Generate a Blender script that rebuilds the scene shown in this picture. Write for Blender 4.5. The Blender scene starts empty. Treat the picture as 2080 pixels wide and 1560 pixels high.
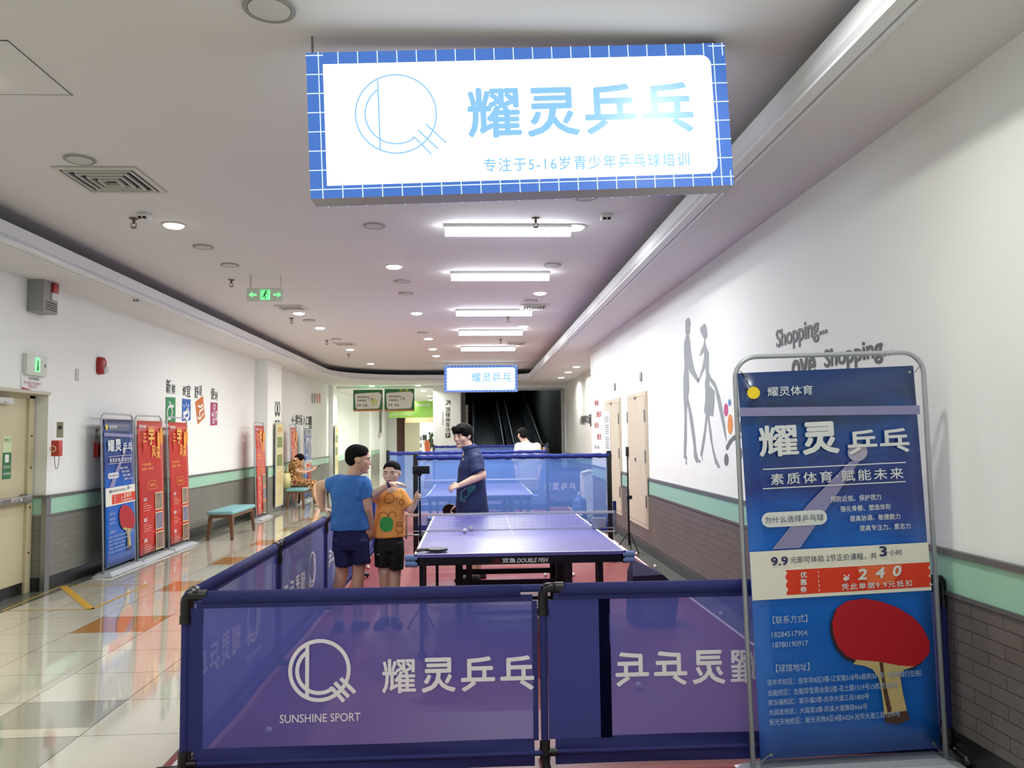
import bpy, math, random
from math import pi, sin, cos, radians
from mathutils import Vector as V, Matrix, Euler
from mathutils.geometry import tessellate_polygon
random.seed(7)
sc = bpy.context.scene
COL = sc.collection

# ---------------------------------------------------------------- camera
FPX = 1600.0                      # focal length in pixels of a 2080 px wide frame
ROLL, YAW, PITCH = .012, radians(2.8657577), radians(3.7562345)
CAM = V((0, 0, 1.6))
_R = V((cos(YAW), -sin(YAW), 0)); _F = V((sin(YAW)*cos(PITCH), cos(YAW)*cos(PITCH), sin(PITCH))); _U = _R.cross(_F)
CR = _R*cos(ROLL) - _U*sin(ROLL); CU = _R*sin(ROLL) + _U*cos(ROLL)
cd = bpy.data.cameras.new('camera'); cam = bpy.data.objects.new('camera', cd); COL.objects.link(cam)
cd.sensor_fit = 'HORIZONTAL'; cd.sensor_width = 36; cd.lens = FPX*36/2080; cd.clip_start = .05; cd.clip_end = 200
cam.matrix_world = Matrix(((CR.x, CU.x, -_F.x, CAM.x), (CR.y, CU.y, -_F.y, CAM.y), (CR.z, CU.z, -_F.z, CAM.z), (0, 0, 0, 1)))
sc.camera = cam
# measuring helpers: where a sight line meets a plane of the real place
def at(i, val, x, y):
    d = _F + CR*((x-1040)/FPX) - CU*((y-780)/FPX)
    return CAM + d*((val-CAM[i])/d[i])
def aX(X, x, y): return at(0, X, x, y)
def aY(Y, x, y): return at(1, Y, x, y)
def aZ(Z, x, y): return at(2, Z, x, y)

# ---------------------------------------------------------------- world and view
sc.view_settings.view_transform = 'Standard'; sc.view_settings.look = 'None'
sc.view_settings.gamma = 1; sc.view_settings.use_curve_mapping = False
sc.view_settings.exposure = EXPOSURE = 0.15
w = bpy.data.worlds.new('world'); sc.world = w; w.use_nodes = True
w.node_tree.nodes['Background'].inputs[0].default_value = (.86, .93, 1, 1)
w.node_tree.nodes['Background'].inputs[1].default_value = .30
sc.cycles.max_bounces = 7; sc.cycles.diffuse_bounces = 4; sc.cycles.transparent_max_bounces = 16
sc.cycles.caustics_reflective = False; sc.cycles.caustics_refractive = False
sc.cycles.sample_clamp_indirect = 4

def area(name, loc, sx, sy, power, color=(1, 1, 1), rot=(0, 0, 0), parent=None, spread=None):
    l = bpy.data.lights.new(name, 'AREA'); l.shape = 'RECTANGLE'; l.size = sx; l.size_y = sy
    l.energy = power; l.color = color
    if spread: l.spread = spread
    o = bpy.data.objects.new(name, l); COL.objects.link(o); o.location = loc; o.rotation_euler = rot
    if parent: adopt(o, parent)
    return o
def wl(o):
    p = V((0, 0, 0))
    while o: p = p + o.location; o = o.parent
    return p
def adopt(o, parent):
    o.location = o.location - wl(parent); o.parent = parent

# ---------------------------------------------------------------- materials
def lin(c):
    return tuple((v/255/12.92 if v/255 <= .04045 else ((v/255+.055)/1.055)**2.4) for v in c)
MC = {}
def mat(name, rgb, rough=.6, metal=0, emit=0, ecol=None, spec=.5, noise=0, nscale=30, bump=0, bscale=60, coat=0):
    if name in MC: return MC[name]
    m = bpy.data.materials.new(name); m.use_nodes = True; nt = m.node_tree; b = nt.nodes['Principled BSDF']
    c = lin(rgb); b.inputs['Base Color'].default_value = (*c, 1)
    b.inputs['Roughness'].default_value = rough; b.inputs['Metallic'].default_value = metal
    b.inputs['Specular IOR Level'].default_value = spec
    if coat: b.inputs['Coat Weight'].default_value = coat; b.inputs['Coat Roughness'].default_value = .05
    if emit:
        b.inputs['Emission Color'].default_value = (*lin(ecol or rgb), 1); b.inputs['Emission Strength'].default_value = emit
    if noise or bump:
        tc = nt.nodes.new('ShaderNodeTexCoord')
        n = nt.nodes.new('ShaderNodeTexNoise'); n.inputs['Scale'].default_value = nscale if noise else bscale
        nt.links.new(tc.outputs['Object'], n.inputs['Vector'])
        if noise:
            mx = nt.nodes.new('ShaderNodeMixRGB'); mx.blend_type = 'MULTIPLY'; mx.inputs[0].default_value = 1
            mx.inputs[1].default_value = (*c, 1)
            mr = nt.nodes.new('ShaderNodeMapRange'); mr.inputs['To Min'].default_value = 1-noise; mr.inputs['To Max'].default_value = 1+noise
            nt.links.new(n.outputs['Fac'], mr.inputs['Value']); nt.links.new(mr.outputs[0], mx.inputs[2]); nt.links.new(mx.outputs[0], b.inputs['Base Color'])
        if bump:
            n2 = nt.nodes.new('ShaderNodeTexNoise'); n2.inputs['Scale'].default_value = bscale; nt.links.new(tc.outputs['Object'], n2.inputs['Vector'])
            bp = nt.nodes.new('ShaderNodeBump'); bp.inputs['Strength'].default_value = bump; bp.inputs['Distance'].default_value = .02
            nt.links.new(n2.outputs['Fac'], bp.inputs['Height']); nt.links.new(bp.outputs[0], b.inputs['Normal'])
    MC[name] = m; return m
def mesh_cloth(name, rgb, clear, tr=.5):
    m = bpy.data.materials.new(name); m.use_nodes = True; nt = m.node_tree; nt.nodes.clear()
    o = nt.nodes.new('ShaderNodeOutputMaterial'); mx = nt.nodes.new('ShaderNodeMixShader'); t = nt.nodes.new('ShaderNodeBsdfTransparent')
    d = nt.nodes.new('ShaderNodeBsdfDiffuse'); tl = nt.nodes.new('ShaderNodeBsdfTranslucent'); m2 = nt.nodes.new('ShaderNodeMixShader')
    tc = nt.nodes.new('ShaderNodeTexCoord'); n = nt.nodes.new('ShaderNodeTexNoise'); n.inputs['Scale'].default_value = 260
    nt.links.new(tc.outputs['Object'], n.inputs['Vector'])
    mr = nt.nodes.new('ShaderNodeMapRange'); mr.inputs['To Min'].default_value = 1-clear-.05; mr.inputs['To Max'].default_value = 1-clear+.05
    nt.links.new(n.outputs['Fac'], mr.inputs['Value'])
    c = (*lin(rgb), 1); d.inputs[0].default_value = c; tl.inputs[0].default_value = c; m2.inputs[0].default_value = tr
    nt.links.new(d.outputs[0], m2.inputs[1]); nt.links.new(tl.outputs[0], m2.inputs[2])
    nt.links.new(mr.outputs[0], mx.inputs[0]); nt.links.new(t.outputs[0], mx.inputs[1]); nt.links.new(m2.outputs[0], mx.inputs[2])
    nt.links.new(mx.outputs[0], o.inputs[0]); MC[name] = m; return m
def N(nt, kind, **kw):
    n = nt.nodes.new(kind)
    for k, v in kw.items(): setattr(n, k, v)
    return n
def gridmask(nt, coord, period, offset, width):
    """1 on a joint line, 0 elsewhere, from one coordinate socket"""
    a = N(nt, 'ShaderNodeMath', operation='ADD'); a.inputs[1].default_value = -offset+width/2+1000*period; nt.links.new(coord, a.inputs[0])
    b = N(nt, 'ShaderNodeMath', operation='MODULO'); b.inputs[1].default_value = period; nt.links.new(a.outputs[0], b.inputs[0])
    c = N(nt, 'ShaderNodeMath', operation='LESS_THAN'); c.inputs[1].default_value = width; nt.links.new(b.outputs[0], c.inputs[0])
    return c.outputs[0]
TX, TY, TX0, TY0 = .613, .59, -2.15, 5.095
def tile_mat(name, rgb):
    m = mat(name, rgb, rough=.06, spec=.8, coat=.7, noise=.025, nscale=3); nt = m.node_tree; b = nt.nodes['Principled BSDF']
    src = b.inputs['Base Color'].links[0].from_socket
    g = N(nt, 'ShaderNodeNewGeometry'); s = N(nt, 'ShaderNodeSeparateXYZ'); nt.links.new(g.outputs['Position'], s.inputs[0])
    mx = N(nt, 'ShaderNodeMath', operation='MAXIMUM')
    nt.links.new(gridmask(nt, s.outputs[0], TX, TX0, .006), mx.inputs[0]); nt.links.new(gridmask(nt, s.outputs[1], TY, TY0, .006), mx.inputs[1])
    mm = N(nt, 'ShaderNodeMixRGB'); nt.links.new(mx.outputs[0], mm.inputs[0]); nt.links.new(src, mm.inputs[1]); mm.inputs[2].default_value = (*lin((70, 64, 52)), 1)
    nt.links.new(mm.outputs[0], b.inputs['Base Color']); return m
def brick_mat(name, rgb, mortar, axis_y=True):
    m = mat(name, rgb, rough=.45, noise=.06, nscale=4); nt = m.node_tree; b = nt.nodes['Principled BSDF']
    g = N(nt, 'ShaderNodeNewGeometry'); s = N(nt, 'ShaderNodeSeparateXYZ'); cb = N(nt, 'ShaderNodeCombineXYZ')
    nt.links.new(g.outputs['Position'], s.inputs[0])
    a = N(nt, 'ShaderNodeMath', operation='ADD'); nt.links.new(s.outputs[0], a.inputs[0]); nt.links.new(s.outputs[1], a.inputs[1])
    nt.links.new(a.outputs[0], cb.inputs[0]); nt.links.new(s.outputs[2], cb.inputs[1])
    k = N(nt, 'ShaderNodeTexBrick'); k.offset = .5; k.inputs['Scale'].default_value = 1
    k.inputs['Brick Width'].default_value = .23; k.inputs['Row Height'].default_value = .0655; k.inputs['Mortar Size'].default_value = .0022
    c = lin(rgb); k.inputs['Color1'].default_value = (*c, 1); k.inputs['Color2'].default_value = (*[v*.9 for v in c], 1); k.inputs['Mortar'].default_value = (*lin(mortar), 1)
    nt.links.new(cb.outputs[0], k.inputs[0]); nt.links.new(k.outputs[0], b.inputs['Base Color']); return m

# ---------------------------------------------------------------- mesh building
def frame_of(d):
    d = V(d).normalized(); a = V((0, 0, 1)) if abs(d.z) < .9 else V((1, 0, 0))
    u = d.cross(a).normalized(); return u, d.cross(u).normalized(), d
class MB:
    def __init__(s): s.v = []; s.f = []; s.m = []; s.sm = []
    def add(s, vs, fs, mi=0, smooth=False):
        n = len(s.v); s.v += [V(p) for p in vs]
        for f in fs: s.f.append([n+i for i in f]); s.m.append(mi); s.sm.append(smooth)
        return s
    def box(s, a, b, mi=0, M=None):
        x0, y0, z0 = a; x1, y1, z1 = b
        vs = [V((x, y, z)) for z in (z0, z1) for y in (y0, y1) for x in (x0, x1)]
        if M: vs = [M @ p for p in vs]
        return s.add(vs, [(0, 2, 3, 1), (4, 5, 7, 6), (0, 1, 5, 4), (2, 6, 7, 3), (0, 4, 6, 2), (1, 3, 7, 5)], mi)
    def rbox(s, a, b, r=.01, mi=0):
        """box with bevelled edges"""
        bm = __import__('bmesh').new(); import bmesh
        c = (V(a)+V(b))/2; d = V(b)-V(a)
        bmesh.ops.create_cube(bm, size=1, matrix=Matrix.Translation(c) @ Matrix.Diagonal((d.x, d.y, d.z, 1)))
        bmesh.ops.bevel(bm, geom=list(bm.edges), offset=min(r, min(abs(d.x), abs(d.y), abs(d.z))*.49), segments=3, affect='EDGES', profile=.5)
        bm.verts.index_update(); s.add([v.co.copy() for v in bm.verts], [[v.index for v in f.verts] for f in bm.faces], mi, True); bm.free(); return s
    def cyl(s, p0, p1, r0, r1=None, n=16, mi=0, caps=True, smooth=True):
        r1 = r0 if r1 is None else r1; p0 = V(p0); p1 = V(p1); u, w_, d = frame_of(p1-p0)
        vs = [p0+(u*cos(2*pi*i/n)+w_*sin(2*pi*i/n))*r0 for i in range(n)]+[p1+(u*cos(2*pi*i/n)+w_*sin(2*pi*i/n))*r1 for i in range(n)]
        s.add(vs, [(i, (i+1) % n, n+(i+1) % n, n+i) for i in range(n)], mi, smooth)
        if caps: s.add(vs, [tuple(range(n))[::-1], tuple(range(n, 2*n))], mi)
        return s
    def tube(s, pts, r, n=10, mi=0):
        pts = [V(p) for p in pts]; ring = []; pu = None
        for i, p in enumerate(pts):
            d = (pts[min(i+1, len(pts)-1)]-pts[max(i-1, 0)]).normalized()
            if pu is None: u = frame_of(d)[0]
            else: u = (pu-d*pu.dot(d)).normalized()
            pu = u; w_ = d.cross(u)
            ring += [p+(u*cos(2*pi*k/n)+w_*sin(2*pi*k/n))*r for k in range(n)]
        L = len(pts)
        s.add(ring, [(i*n+k, i*n+(k+1) % n, (i+1)*n+(k+1) % n, (i+1)*n+k) for i in range(L-1) for k in range(n)]+[tuple(range(n))[::-1], tuple(range((L-1)*n, L*n))], mi, True)
        return s
    def ell(s, c, r, mi=0, nu=18, nv=12, M=None):
        c = V(c); r = r if hasattr(r, '__len__') else (r, r, r); vs = []
        for j in range(nv+1):
            t = pi*j/nv
            for i in range(nu):
                p = V((r[0]*sin(t)*cos(2*pi*i/nu), r[1]*sin(t)*sin(2*pi*i/nu), r[2]*cos(t)))
                vs.append(c+(M @ p if M else p))
        return s.add(vs, [(j*nu+i, (j+1)*nu+i, (j+1)*nu+(i+1) % nu, j*nu+(i+1) % nu) for j in range(nv) for i in range(nu)], mi, True)
    def poly(s, pts, mi=0):
        pts = [V(p) for p in pts]; tr = tessellate_polygon([pts]); return s.add(pts, tr, mi)
    def prism(s, pts, d, mi=0):
        pts = [V(p) for p in pts]; d = V(d); n = len(pts); tr = tessellate_polygon([pts])
        s.add(pts, tr, mi); s.add([p+d for p in pts], [t[::-1] for t in tr], mi)
        return s.add(pts+[p+d for p in pts], [(i, (i+1) % n, n+(i+1) % n, n+i) for i in range(n)], mi)
    def loft(s, rings, U, W, n=24, mi=0, e=2.0):
        U = V(U).normalized(); W = V(W).normalized(); vs = []
        def sg(v): return math.copysign(abs(v)**(2/e), v)
        for c, a, b in rings:
            vs += [V(c)+U*a*sg(cos(2*pi*i/n))+W*b*sg(sin(2*pi*i/n)) for i in range(n)]
        L = len(rings)
        return s.add(vs, [(j*n+i, j*n+(i+1) % n, (j+1)*n+(i+1) % n, (j+1)*n+i) for j in range(L-1) for i in range(n)]+[tuple(range(n))[::-1], tuple(range((L-1)*n, L*n))], mi, True)
    def cone(s, p0, p1, r0, r1, n=16):
        return s.cyl(p0, p1, r0, r1, n).ell(p0, r0, nu=n, nv=10).ell(p1, r1, nu=n, nv=10)
    def chain(s, pts):
        for (a, ra), (b, rb) in zip(pts, pts[1:]): s.cone(a, b, ra, rb)
        return s
    def build(s, name, mats, parent=None, local=False, remesh=0, smooth_it=0, disp=0, **kw):
        mats = mats if isinstance(mats, (list, tuple)) else [mats]
        base = V((0, 0, 0)) if local or parent is None else wl(parent)
        me = bpy.data.meshes.new(name); me.from_pydata([v-base for v in s.v], [], s.f)
        for m in mats: me.materials.append(m)
        for p, mi, smo in zip(me.polygons, s.m, s.sm): p.material_index = mi; p.use_smooth = smo
        import bmesh
        bm = bmesh.new(); bm.from_mesh(me); bmesh.ops.recalc_face_normals(bm, faces=bm.faces) if not kw.get('keep') else None; bm.to_mesh(me); bm.free()
        o = bpy.data.objects.new(name, me); COL.objects.link(o)
        if remesh:
            r = o.modifiers.new('r', 'REMESH'); r.mode = 'VOXEL'; r.voxel_size = remesh; r.use_smooth_shade = True
            if smooth_it: q = o.modifiers.new('s', 'SMOOTH'); q.factor = .5; q.iterations = smooth_it
            if disp:
                t = bpy.data.textures.new('folds', 'CLOUDS'); t.noise_scale = kw.get('dscale', .09)
                q = o.modifiers.new('d', 'DISPLACE'); q.texture = t; q.strength = disp; q.mid_level = .5
            dg = bpy.context.evaluated_depsgraph_get(); nm = bpy.data.meshes.new_from_object(o.evaluated_get(dg))
            o.modifiers.clear(); o.data = nm; nm.materials.clear()
            for m in mats: nm.materials.append(m)
            for p in nm.polygons: p.use_smooth = True; p.material_index = 0
        if parent: o.parent = parent
        return o
def tag(o, label=None, cat=None, group=None, kind=None):
    if label: o['label'] = label
    if cat: o['category'] = cat
    if group: o['group'] = group
    if kind: o['kind'] = kind
    return o
def thing(name, loc, label, cat, group=None, rot=None):
    o = bpy.data.objects.new(name, None); COL.objects.link(o); o.location = loc; o.empty_display_size = .1
    if rot: o.rotation_euler = rot
    return tag(o, label, cat, group)
def struct(o): o['kind'] = 'structure'; return o
def copy_tree(o, parent=None):
    c = o.copy(); COL.objects.link(c)
    if parent: c.parent = parent
    for ch in list(o.children): copy_tree(ch, c)
    return c
def txt(s, O, U, W, w, h=None, m=None, name='lettering', parent=None, local=False, bold=0, space=1.0, align='L', lift=.0015, line=None, keepz=None):
    """writing fitted in the rectangle at O (bottom left), U to the right, W up, w wide (and h high)"""
    c = bpy.data.curves.new(name, 'FONT'); c.body = s; c.size = 1;  c.space_character = space; c.resolution_u = 3
    if line: c.space_line = line
    t = bpy.data.objects.new('t', c); COL.objects.link(t)
    dg = bpy.context.evaluated_depsgraph_get(); me = bpy.data.meshes.new_from_object(t.evaluated_get(dg))
    bpy.data.objects.remove(t); bpy.data.curves.remove(c)
    xs = [v.co.x for v in me.vertices]; ys = [v.co.y for v in me.vertices]
    if not xs: return None
    x0, x1, y0, y1 = min(xs), max(xs), min(ys), max(ys); kx = w/(x1-x0); ky = (h/(y1-y0)) if h else kx
    U = V(U).normalized(); W = V(W).normalized(); n = U.cross(W)
    if n.dot(CAM-V(O)) < 0 and not local: n = -n
    if local: n = V(keepz) if keepz else V((0, -1, 0))
    base = V((0, 0, 0)) if local or parent is None else wl(parent)
    if bold:   # heavier strokes: the outline laid down again a little to each side
        vs = [v.co.copy() for v in me.vertices]; fs = [tuple(f.vertices) for f in me.polygons]; nv = len(vs); av = []; af = []
        for q in range(8):
            dx, dy = .8*bold*cos(q*pi/4), .8*bold*sin(q*pi/4); av += [V((v.x+dx, v.y+dy, q*.00006)) for v in vs]; af += [[i+q*nv for i in f] for f in fs]
        me = bpy.data.meshes.new(name); me.from_pydata(av, [], af)
    for v in me.vertices: v.co = V(O)+U*(v.co.x-x0)*kx+W*(v.co.y-y0)*ky+n*(lift+v.co.z)-base
    me.materials.clear(); me.materials.append(m); me.name = name
    o = bpy.data.objects.new(name, me); COL.objects.link(o)
    if parent: o.parent = parent
    return o
X_, Y_, Z_ = V((1, 0, 0)), V((0, 1, 0)), V((0, 0, 1))

# common materials
white_p = mat('white_paint', (236, 239, 237), .75, noise=.015, nscale=2)
ceil_p = mat('ceiling_paint', (220, 218, 219), .85, noise=.01, nscale=2)
lip_p = mat('lip_paint', (226, 228, 230), .5)
mint = mat('mint_panel', (160, 206, 182), .25, noise=.02, nscale=2)
rail_m = mat('grey_rail', (112, 114, 112), .4, metal=.3)
black_m = mat('black_plastic', (14, 14, 17), .35)
blackb = mat('black_skirting', (30, 31, 31), .3, noise=.1, nscale=5)
steel = mat('brushed_steel', (150, 152, 152), .35, metal=.8, noise=.04, nscale=20)
silver = mat('silver_tube', (176, 182, 190), .35, metal=.35)
beige = mat('beige_door_paint', (201, 192, 158), .5, noise=.02, nscale=3)
cream_d = mat('cream_door_laminate', (206, 194, 172), .5, noise=.03, nscale=3)
whitepl = mat('white_plastic', (222, 222, 220), .45)
greyp = mat('grey_plastic', (146, 146, 142), .5)
dark = mat('dark_hole', (22, 22, 24), .8)
redp = mat('red_plastic', (160, 32, 30), .35)
lamp_w = mat('lamp_diffuser', (255, 252, 244), .5, emit=9, ecol=(255, 251, 240))
tube_w = mat('tube_lamp_diffuser', (255, 252, 250), .5, emit=16, ecol=(246, 250, 255))
ink = mat('dark_grey_ink', (66, 70, 72), .7)
wht = mat('white_print', (232, 233, 236), .6)
# ================================================================ the setting
XL, XR, ZS, ZC = -4.6, 2.34, 3.28, 3.58       # walls, soffit height, raised ceiling height
YB, YN = 26.0, -6.0
# floor: one slab of tiles, some cells coloured
tm = [tile_mat('cream_tile', (218, 213, 194)), tile_mat('grey_tile', (168, 168, 154)), tile_mat('orange_tile', (196, 142, 78)), mat('dark_floor_border', (96, 99, 90), .25, noise=.1, nscale=6)]
b = MB()
gx = [TX0+TX*i for i in range(-5, 9)]; gy = [TY0+TY*i for i in range(-20, 80)]
orange = {(-2, r) for r in range(3, 60, 3)}
for i in range(len(gx)-1):
    for j in range(len(gy)-1):
        ci, rj = i-5, j-20; x0, x1, y0, y1 = gx[i], gx[i+1], gy[j], gy[j+1]
        if (ci, rj) in orange: mi = 2
        elif ci == -1 and rj == -1:                        # grey tile with a cream strip at its near edge
            b.add([(x0, y0+.13, 0), (x1, y0+.13, 0), (x1, y1, 0), (x0, y1, 0)], [(0, 1, 2, 3)], 1); y1 = y0+.13; mi = 0
        elif ci <= -1 and rj in (-2, -3): mi = 1
        else: mi = 0
        b.add([(x0, y0, 0), (x1, y0, 0), (x1, y1, 0), (x0, y1, 0)], [(0, 1, 2, 3)], mi)
b.add([(-6, gy[0], -.004), (4, gy[0], -.004), (4, 52, -.004), (-6, 52, -.004)], [(0, 1, 2, 3)], 0)
b.add([(XL-.15, YN, .002), (XL+.17, YN, .002), (XL+.17, 26, .002), (XL-.15, 26, .002)], [(0, 1, 2, 3)], 3)
b.add([(2.14, YN, .002), (XR+.05, YN, .002), (XR+.05, 15.4, .002), (2.14, 15.4, .002)], [(0, 1, 2, 3)], 3)
struct(b.build('floor', tm, keep=True))

# ceiling: soffit with a raised coffer and its lip
def arc(cx, cy, r, a0, a1, n=12): return [(cx+r*cos(radians(a0+(a1-a0)*i/n)), cy+r*sin(radians(a0+(a1-a0)*i/n))) for i in range(n+1)]
def loop(x0, x1, y1, rl, rr): return [(x1, YN)]+arc(x1-rr, y1-rr, rr, 0, 90)+arc(x0+rl, y1-rl, rl, 90, 180)+[(x0, YN)]
inner = loop(-3.86, 1.66, 23.4, 2.4, .5)
b = MB(); outer = [(-6.2, YN), (-6.2, YB+.05), (4, YB+.05), (4, YN)]
b.poly([(x, y, ZS) for x, y in inner+outer]); struct(b.build('ceiling', ceil_p))
b = MB(); b.box((-6.2, YN, ZC), (4, YB+.2, ZC+.1)); struct(b.build('ceiling', ceil_p))
def sweep(prof, x0, x1, y1, rl, rr):
    b = MB(); rings = []
    for off, z in prof: rings.append([(x, y, z) for x, y in loop(x0+off, x1-off, y1-off, rl-off, rr-off)])
    n = len(rings[0]); L = len(prof); vs = [p for r in rings for p in r]
    b.add(vs, [(k*n+i, k*n+i+1, ((k+1) % L)*n+i+1, ((k+1) % L)*n+i) for k in range(L) for i in range(n-1)]); return b
struct(sweep([(0, 3.262), (.012, 3.262), (.012, 3.275), (-.0, 3.275), (0, 3.29), (-.02, 3.29), (-.02, 3.31), (.0, 3.33), (.0, 3.43), (-.06, 3.43), (-.06, 3.262)], -3.86, 1.66, 23.4, 2.4, .5).build('trim_1', lip_p))
struct(sweep([(-.10, 3.262), (-.075, 3.262), (-.075, 3.285), (-.10, 3.285)], -3.86, 1.66, 23.4, 2.4, .5).build('trim_2', lip_p))
# lower ceiling of the passage and side bay beyond
b = MB(); b.box((-6.2, YB+.03, 3.2), (aY(YB, 937, 850).x-.2, 52, 3.3)); struct(b.build('ceiling', ceil_p))

# wainscot pieces along a wall plane; returns nothing, every band is a piece of the setting
bm_r = brick_mat('grey_brick_right', (108, 102, 98), (58, 54, 52)); bm_l = brick_mat('grey_brick_left', (122, 122, 114), (92, 92, 86))
def wains(side, X, y0, y1, n, doors=()):
    """n = inward direction (+1 faces +x)"""
    bk = bm_l if n > 0 else bm_r
    segs = []; y = y0
    for d0, d1 in doors: segs.append((y, d0)); y = d1
    segs.append((y, y1))
    def bx(a, c, z0, z1, t): x0, x1 = sorted((X, X+n*t)); return (x0, a, z0), (x1, c, z1)
    b = MB(); m = MB(); k = MB()
    for a, c in segs:
        b.box(*bx(a, c, .99, 1.02, .028)); b.box(*bx(a, c, .79, .812, .022)); m.box(*bx(a, c, .812, .99, .012)); k.box(*bx(a, c, .3, .79, .012))
    k.box(*bx(y0, y1, .147, .3, .012)); s = MB(); s.box(*bx(y0, y1, 0, .147, .018))
    for d0, d1 in doors:
        b.box(*bx(d0-.02, d0+.0, .79, 1.02, .03)); b.box(*bx(d1, d1+.02, .79, 1.02, .03))
    struct(b.build('trim_3', rail_m)); struct(m.build('trim_4', mint)); struct(k.build('wall_'+side+'_brick', bk)); struct(s.build('baseboard_'+side, blackb))
# right wall
DR = [(10.45, 11.72), (12.35, 13.75)]
b = MB(); b.box((XR, YN, 0), (XR+.15, 15.4, ZC)); struct(b.build('wall_right', white_p))
wains('right', XR, YN, 15.4, -1, DR)
b = MB(); b.box((XR, 15.4, 0), (3.2, 15.5, ZC)); b.box((3.08, 15.4, 0), (3.3, 26, ZC)); struct(b.build('wall_right', white_p))
wains('right', 3.08, 15.5, 26, -1)
# left wall with the recessed fire door and the pier
YD = 8.78
b = MB(); b.box((XL-.5, YD, 0), (XL, 26, ZC)); b.box((XL-.5, YN, 2.13), (XL, YD, ZC)); b.box((XL-.5, YN, 0), (XL, 6.6, 2.2)); b.box((XL-.5, 6.6, 0), (XL-.2, YD, 2.2))
struct(b.build('wall_left', white_p))
wains('left', XL, YD, 16.9, 1); wains('left', XL, 18.1, 26, 1)
b = MB(); b.box((XL-.14, YD-.012, .812), (XL, YD, .99)); struct(b.build('trim_4', mint))
b = MB(); b.box((XL-.14, YD-.012, 0), (XL, YD, .147)); struct(b.build('baseboard_left', blackb))
b = MB(); b.box((XL-.14, YD-.012, .147), (XL, YD, .79)); struct(b.build('wall_left_brick', bm_l))
b = MB(); b.box((XL-.14, YD-.02, .99), (XL, YD, 1.02)); b.box((XL-.14, YD-.02, .79), (XL, YD, .812)); b.box((XL-.03, YD-.025, 0), (XL+.02, YD+.07, 1.02)); struct(b.build('trim_5', steel))
# pier
b = MB(); b.box((XL, 16.9, 0), (-4.34, 18.1, ZS)); struct(b.build('wall_pier', white_p))
b = MB(); b.box((XL, 16.87, .812), (-4.33, 16.9, .99)); b.box((-4.34, 16.88, .812), (-4.33, 18.1, .99)); struct(b.build('trim_4', mint))
b = MB(); b.box((XL, 16.87, .147), (-4.33, 16.9, .79)); b.box((-4.34, 16.88, .147), (-4.33, 18.1, .79)); struct(b.build('wall_pier_brick', bm_l))
b = MB(); b.box((XL, 16.86, .99), (-4.32, 16.9, 1.02)); b.box((-4.34, 16.88, .99), (-4.32, 18.1, 1.02)); b.box((XL, 16.86, 0), (-4.32, 16.9, .147)); b.box((-4.34, 16.88, 0), (-4.32, 18.1, .147)); b.box((-4.35, 16.85, 0), (-4.31, 16.89, 1.02)); struct(b.build('baseboard_pier', rail_m))
# back wall: pier with parking sign, opening of the moving walk
PX0, PX1 = aY(YB, 880, 850).x, aY(YB, 937, 850).x; EX1 = aY(YB, 1143, 850).x
b = MB(); b.box((PX0, YB, 0), (PX1, YB+.4, ZC)); b.box((PX1, YB, 3.1), (EX1, YB+.2, ZC)); b.box((EX1, YB, 0), (4, YB+.4, ZC)); struct(b.build('wall_back', white_p))
b = MB(); z0 = 3.1
b.box((PX1-.03, YB-.02, 0), (PX1, YB+.05, 3.14)); b.box((EX1, YB-.02, 0), (EX1+.06, YB+.05, 3.14)); b.box((PX1, YB-.02, z0), (EX1, YB+.05, 3.16)); struct(b.build('door_1', steel))
# pilaster at the end of the left wall and passage walls beyond
b = MB(); b.box((XL, 25.4, 0), (-4.46, 26.2, ZS)); struct(b.build('wall_pilaster', white_p))
b = MB(); b.box((-5.2, 26.2, 0), (-4.72, 52, 3.3)); b.box((PX0-.0, YB+.4, 0), (PX0+.2, 52, 3.3)); struct(b.build('wall_passage', white_p))
b = MB(); b.box((-4.72, 26.2, .0), (-4.70, 40, .98)); struct(b.build('wall_passage_brick', bm_l))
b = MB(); b.box((-4.72, 26.2, .80), (-4.69, 40, .99)); struct(b.build('trim_4', mint))
b = MB(); b.box((-4.72, 33, 0), (-4.3, 33.5, 3.2)); struct(b.build('wall_passage_pier', white_p))
PY = 44.0
p0, p1, p2, p3 = [aY(PY, x, 880).x for x in (806, 823, 853, 884)]
b = MB(); b.box((-5.2, PY, 0), (p0, PY+.2, 3.3)); struct(b.build('wall_far', white_p))
b = MB(); b.box((p0, PY, 0), (p1, PY+.15, 3.3)); struct(b.build('wall_far_brown', mat('dark_brown_panel', (86, 54, 44), .5)))
b = MB(); b.box((p1, PY-.3, 0), (p2, PY, 3.3)); struct(b.build('wall_far_cream', mat('pale_cream_panel', (224, 220, 196), .6)))
b = MB(); b.box((p2-1, 51, 0), (p3+3, 51.2, 3.3)); struct(b.build('wall_shop', mat('bright_shop_wall', (246, 248, 240), .6)))
# opening end behind the camera stays open: the corridor goes on there
# dark shaft of the moving walk
dk = mat('shaft_dark_cladding', (26, 28, 32), .6, noise=.1); dk2 = mat('shaft_grey_green_cladding', (72, 78, 70), .5)
b = MB(); b.box((PX1-.2, YB+.4, 0), (PX1-.05, 52, 12)); b.box((PX1-.2, 48, 0), (EX1+.4, 48.2, 14)); struct(b.build('wall_shaft_left', dk))
b = MB(); b.box((EX1+.02, YB+.2, 0), (EX1+.2, 48, 14)); struct(b.build('wall_shaft_right', dk2))
b = MB(); b.add([(PX1-.2, YB+.2, 3.3), (EX1+.2, YB+.2, 3.3), (EX1+.2, 48, 9.5), (PX1-.2, 48, 9.5)], [(0, 1, 2, 3)]); struct(b.build('ceiling_shaft', dk))

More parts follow.
